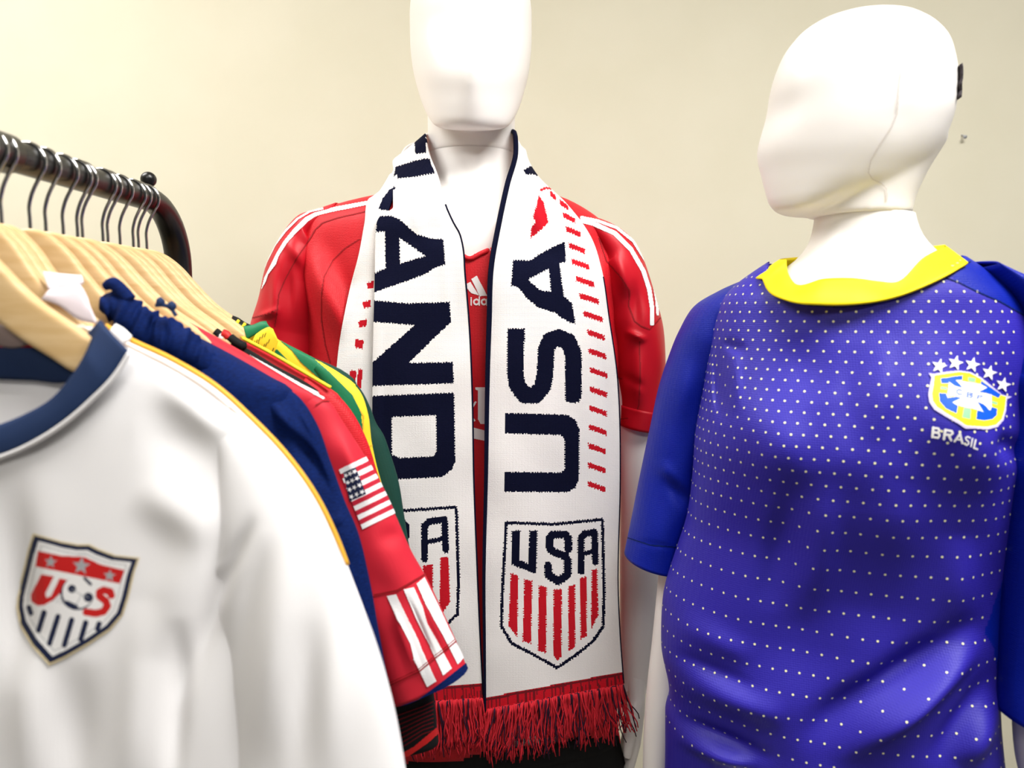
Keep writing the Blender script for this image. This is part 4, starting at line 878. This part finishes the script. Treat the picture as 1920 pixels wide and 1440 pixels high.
# 3 -- navy shirt with bunched neck
y = 0.651
nr_, nb, ns = garment('knit_shirt', 'navy heathered shirt with bunched neckline, between white and red jerseys', y, [(320, 610), (400, 650), (500, 706), (545, 734)],
    [(470, 690), (515, 714), (560, 745), (592, 792), (620, 868), (650, 950), (667, 988), (691, 1080), (711, 1190), (726, 1270), (739, 1334)], [20, 60, 90, 120, 130, 136, 140, 150, 160, 160, 160], 'navy_fab', th=0.030, ry=[0.008, 0.012, 0.015, 0.016, 0.017, 0.018, 0.018, 0.018, 0.018, 0.018, 0.018],
    sdisp=add(folds([(500, 740, 600, 860, 12, 0.008), (540, 780, 620, 930, 12, -0.007), (560, 760, 610, 840, 8, 0.005), (600, 985, 668, 965, 4, 0.004)]), wob(0.0015, 0.04, .6)))
P = catmull(np.array([(196, 552), (222, 556), (255, 580), (290, 604), (325, 618), (360, 640), (400, 668)], float), 90); Q3 = np.array(W(P[:, 0]-6, P[:, 1]+18, y-np.linspace(0.034, 0.014, 90)))
kk = 30; q = np.linspace(0, 2*math.pi, kk, endpoint=False); rr = np.interp(np.linspace(0, 1, 90), [0, .1, .35, .7, 1], [0.006, 0.0115, 0.0145, 0.0150, 0.008])
T_, A_, B_ = frames(Q3); tw = np.linspace(0, 1, 90)[:, None]*34+q[None]*1.5
R3 = rr[:, None]*(1+0.16*np.sin(tw)+0.07*np.sin(2.3*tw+1))
RG = Q3[:, None]+R3[..., None]*(np.cos(q)[None, :, None]*A_[:, None]+np.sin(q)[None, :, None]*B_[:, None])
gobj('bunched_collar', RG, ['navy_fab'], parent=nr_)
P = catmull(W(*np.array([(196, 538), (210, 532), (228, 545), (244, 562)], float).T, y-0.036), 24); wire('hood_edge', P, np.interp(np.linspace(0, 1, 24), [0, .3, 1], [0.003, 0.0055, 0.005]), 'navy_fab', nr_, 12)
for c, w in (((301, 566), 0.0034), ((322, 574), 0.0036)):
    c3 = W(c[0], c[1], y-0.040); a = np.linspace(0, math.pi, 9); wire('cord_toggle', [c3+[0.0012*(k-4)/4, 0, -w*math.cos(t)] for k, t in enumerate(a)], np.maximum(w*np.sin(a), 0.0003), 'navy_rib', nr_, 12)
wire('drawcord', catmull(W(*np.array([(292, 572), (304, 572), (318, 576), (330, 592)], float).T, y-0.040), 20), 0.0016, 'navy_rib', nr_, 8)
# 4 -- red jersey with flag sleeve
y = 0.702
stripe = Paint().poly(1, [(385, 612), (390, 610), (500, 676), (612, 744), (606, 750), (560, 724), (490, 682)])
rr_, rb, rs = garment('soccer_jersey', 'red jersey with flag patch and white striped cuff, on the rack', y, [(326, 590), (400, 630), (480, 675), (560, 720), (600, 744)],
    [(540, 708), (580, 732), (617, 753), (642, 790), (682, 852), (720, 920), (745, 975), (772, 1036), (800, 1085), (832, 1152), (858, 1210), (876, 1254)], [20, 50, 90, 110, 124, 134, 140, 146, 150, 156, 162, 166], 'red_rack', th=0.018, ry=[0.007, 0.009, 0.012, 0.014, 0.016, 0.018, 0.02, 0.021, 0.022, 0.023, 0.024, 0.024],
    sdisp=add(folds([(640, 800, 700, 960, 16, 0.004), (790, 1100, 850, 1240, 8, 0.004), (760, 1110, 820, 1260, 8, -0.004), (735, 1130, 790, 1280, 9, 0.004), (700, 1010, 780, 1000, 16, -0.003)]), wob(0.001, 0.04, 2.2)))
br = bvh_of(rb, rs)
decal('shoulder_stripe', br, stripe, ['white_print', 'white_print'], rr_, 1.0, 0.0009)
fl = [(640, 880), (691, 854), (745, 960), (678, 992)]
pt = Paint(); lerp = lambda a_, b_, t: (a_[0]+(b_[0]-a_[0])*t, a_[1]+(b_[1]-a_[1])*t)
A_, B_, C_, D_ = (636, 880), (691, 854), (745, 960), (680, 992)
for k in range(13):
    t0, t1 = k/13, (k+1)/13
    pt.poly(0 if k % 2 == 0 else 1, [lerp(A_, D_, t0), lerp(B_, C_, t0), lerp(B_, C_, t1), lerp(A_, D_, t1)])
cn = [(644, 886), (666, 876), (686, 926), (656, 940)]; pt.poly(2, cn)
for i in range(4):
    for j in range(3): c = lerp(lerp(cn[0], cn[1], (j+.5)/3), lerp(cn[3], cn[2], (j+.5)/3), (i+.5)/4); pt.star(0, c, 5.2, 0.3)
decal('flag_patch', br, pt, ['white_print', 'flag_red', 'navy_print'], rr_, 0.8, 0.0009)
pt = Paint(560, 820, 2.322)
pt.poly(0, [(385, 690), (425, 682), (480, 800), (520, 885), (535, 925), (600, 1060), (560, 1085), (500, 965), (485, 900), (430, 790)]).poly(0, [(457, 661), (500, 652), (540, 740), (560, 810), (600, 880), (665, 1005), (628, 1036), (570, 905), (545, 860), (510, 790)])
pt.poly(0, [(512, 638), (545, 610), (600, 720), (660, 850), (717, 960), (690, 988), (630, 870), (590, 800), (550, 720)])
decal('cuff_stripes', br, pt, ['white_print'], rr_, 0.9, 0.0009)
pt = Paint(560, 820, 2.322).stroke(0, [(395, 1080), (520, 1020), (680, 890)], 6).stroke(0, [(395, 1068), (520, 1008), (676, 880)], 3)
for q in (Paint(560, 820, 2.322).stroke(0, [(330, 685), (430, 665), (545, 598)], 8), Paint(340, 540, 4.0).stroke(0, [(1010, 880), (1060, 850), (1115, 850)], 10)): decal('seam_stitching', br, q, ['red_seam'], rr_, 0.8, 0.0012)
decal('seam_stitching', br, pt, ['red_seam'], rr_, 0.8, 0.0012)
pt = Paint(560, 820, 2.322).poly(0, [(395, 1185), (520, 1140), (620, 1065), (735, 975), (745, 1030), (620, 1115), (520, 1180), (395, 1230)])
decal('navy_hem', br, pt, ['navy_fab'], rr_, 0.9, 0.0010)
# 5 -- black shirt with striped collar
y = 0.741
kr, kb, ks = garment('soccer_jersey', 'black shirt with red and white striped collar tips, on the rack', y, [(425, 636), (460, 652), (520, 688), (565, 712), (600, 740)],
    [(540, 698), (575, 720), (605, 745), (640, 800), (670, 860), (700, 930), (740, 1030), (775, 1120), (798, 1200), (812, 1290), (822, 1392)], [20, 50, 90, 110, 120, 130, 140, 150, 150, 150, 150], 'black_fab', th=0.009, ry=[0.006, 0.008, 0.01, 0.012, 0.012, 0.012, 0.014, 0.016, 0.018, 0.02, 0.02], sdisp=wob(0.001, 0.04, 1))
for cpts, mm in (([(402, 622), (408, 626), (414, 632)], 'black_fab'), ([(409, 628), (415, 632), (420, 637)], 'white_print'), ([(416, 625), (424, 628), (430, 636)], 'red_print'), ([(428, 630), (440, 640), (462, 652)], 'black_fab')):
    wire('collar_tip', catmull(W(*np.array(cpts, float).T, y-0.004), 10), [0.001]+[0.0046]*8+[0.001], mm, kr, 10)
pt = Paint(560, 820, 2.322)
for k in range(8): pt.stroke(0, [(400, 1240+k*22-20), (470, 1215+k*20-20), (540, 1180+k*17-10), (582, 1150+k*18)], 5)
pt.poly(1, [(400, 1400), (500, 1345), (598, 1262), (604, 1290), (560, 1330), (400, 1440)]).poly(2, [(500, 1450), (530, 1405), (572, 1398), (545, 1450)])
decal('cuff_print', bvh_of(ks), pt, ['kdark', 'red_print', 'white_print'], kr, 0.9, 0.001)
# 6 -- red mesh jersey with yellow piping
y = 0.762
er, eb, es = garment('soccer_jersey', 'red mesh jersey with yellow shoulder piping, behind the black shirt', y, [(455, 636), (510, 665), (560, 694), (612, 724), (640, 750)],
    [(580, 704), (612, 724), (644, 752), (682, 812), (694, 842), (706, 882), (730, 950), (750, 1030), (770, 1110), (782, 1180)], [20, 50, 90, 110, 114, 118, 124, 130, 134, 136], 'red_fab', th=0.014, ry=0.012)
e = W(*np.array([(455, 634), (510, 663), (560, 692), (620, 727)], float).T, y-0.009); wire('piping', catmull(e, 40), 0.0019, 'yel_fab', er, 10)
# 7 -- yellow and green jersey
y = 0.797
gp = Paint(340, 540, 4.0).poly(1, [(690, 470), (720, 460), (900, 640), (960, 690), (940, 700), (820, 610)]).poly(1, [(740, 400), (800, 405), (930, 480), (1120, 640), (1280, 800), (1345, 930), (1360, 1080), (1330, 1060), (1240, 900), (1060, 700), (900, 560), (830, 470)])
yr, yb, ys_ = garment('soccer_jersey', 'yellow jersey with green shoulder bands and green collar, on the rack', y, [(490, 612), (520, 636), (580, 668), (640, 702), (668, 726)],
    [(600, 678), (640, 702), (676, 736), (690, 776), (697, 830), (706, 872), (722, 930), (738, 1000), (752, 1060)], [20, 50, 90, 100, 104, 108, 112, 116, 118], 'yel_fab', th=0.009, ry=[0.007, 0.009, 0.011, 0.012, 0.012, 0.012, 0.012, 0.012, 0.012])
by = bvh_of(yb, ys_)
decal('green_band', by, gp, ['green', 'green'], yr, 0.9, 0.0009)
decal('seam_stitching', by, Paint(340, 540, 4.0).stroke(0, [(1340, 920), (1365, 960), (1360, 1060)], 6).stroke(0, [(1385, 1190), (1430, 1180), (1465, 1150)], 6), ['gold'], yr, 0.9, 0.001)
band('collar', [(464, 636), (478, 628), (496, 618), (506, 614)], [(458, 614), (475, 612), (492, 606), (500, 606)], [0.782]*4, [0.786]*4, ['green'], yr, N=20, solid=0.005)
lb = band('collar_patch', [(470, 646), (490, 656), (509, 666), (522, 640)], [(480, 628), (494, 618), (506, 614), (512, 618)], [0.778]*4, [0.780]*4, ['yel_fab'], yr, N=24)
pt = Paint(340, 540, 4.0)
for a_ in ((555, 400), (575, 390), (597, 372), (620, 350), (640, 340), (610, 430), (630, 420), (648, 408), (668, 385), (655, 480), (675, 470), (695, 450), (585, 410)): pt.stroke(0, [a_, (a_[0]-12, a_[1]+28)], 5)
decal('patch_print', bvh_of(lb), pt, ['black_fab'], yr, 0.7, 0.002)
# 8 -- dark green jersey, last
y = 0.823
fr_, fb, fs = garment('soccer_jersey', 'dark green jersey, last garment on the rack beside the scarf', y, [(452, 604), (520, 640), (580, 668), (640, 694), (668, 722)],
    [(610, 680), (645, 700), (676, 730), (694, 764), (706, 795), (717, 812), (732, 852), (747, 902), (757, 962), (767, 1022), (776, 1064), (790, 1110)], [20, 50, 84, 94, 98, 102, 106, 110, 114, 116, 118, 118], 'dkgreen', th=0.018, ry=0.014)
band('collar', [(432, 606), (442, 610), (452, 618), (462, 622)], [(436, 594), (446, 598), (458, 606), (470, 612)], [0.818]*4, [0.822]*4, ['black_fab'], fr_, N=14, solid=0.004)
for q_ in (((440, 612), (448, 600)), ((452, 617), (460, 606))): wire('collar_stripe', W(*np.array(q_, float).T, 0.8145), 0.0016, 'yel_fab', fr_, 8)
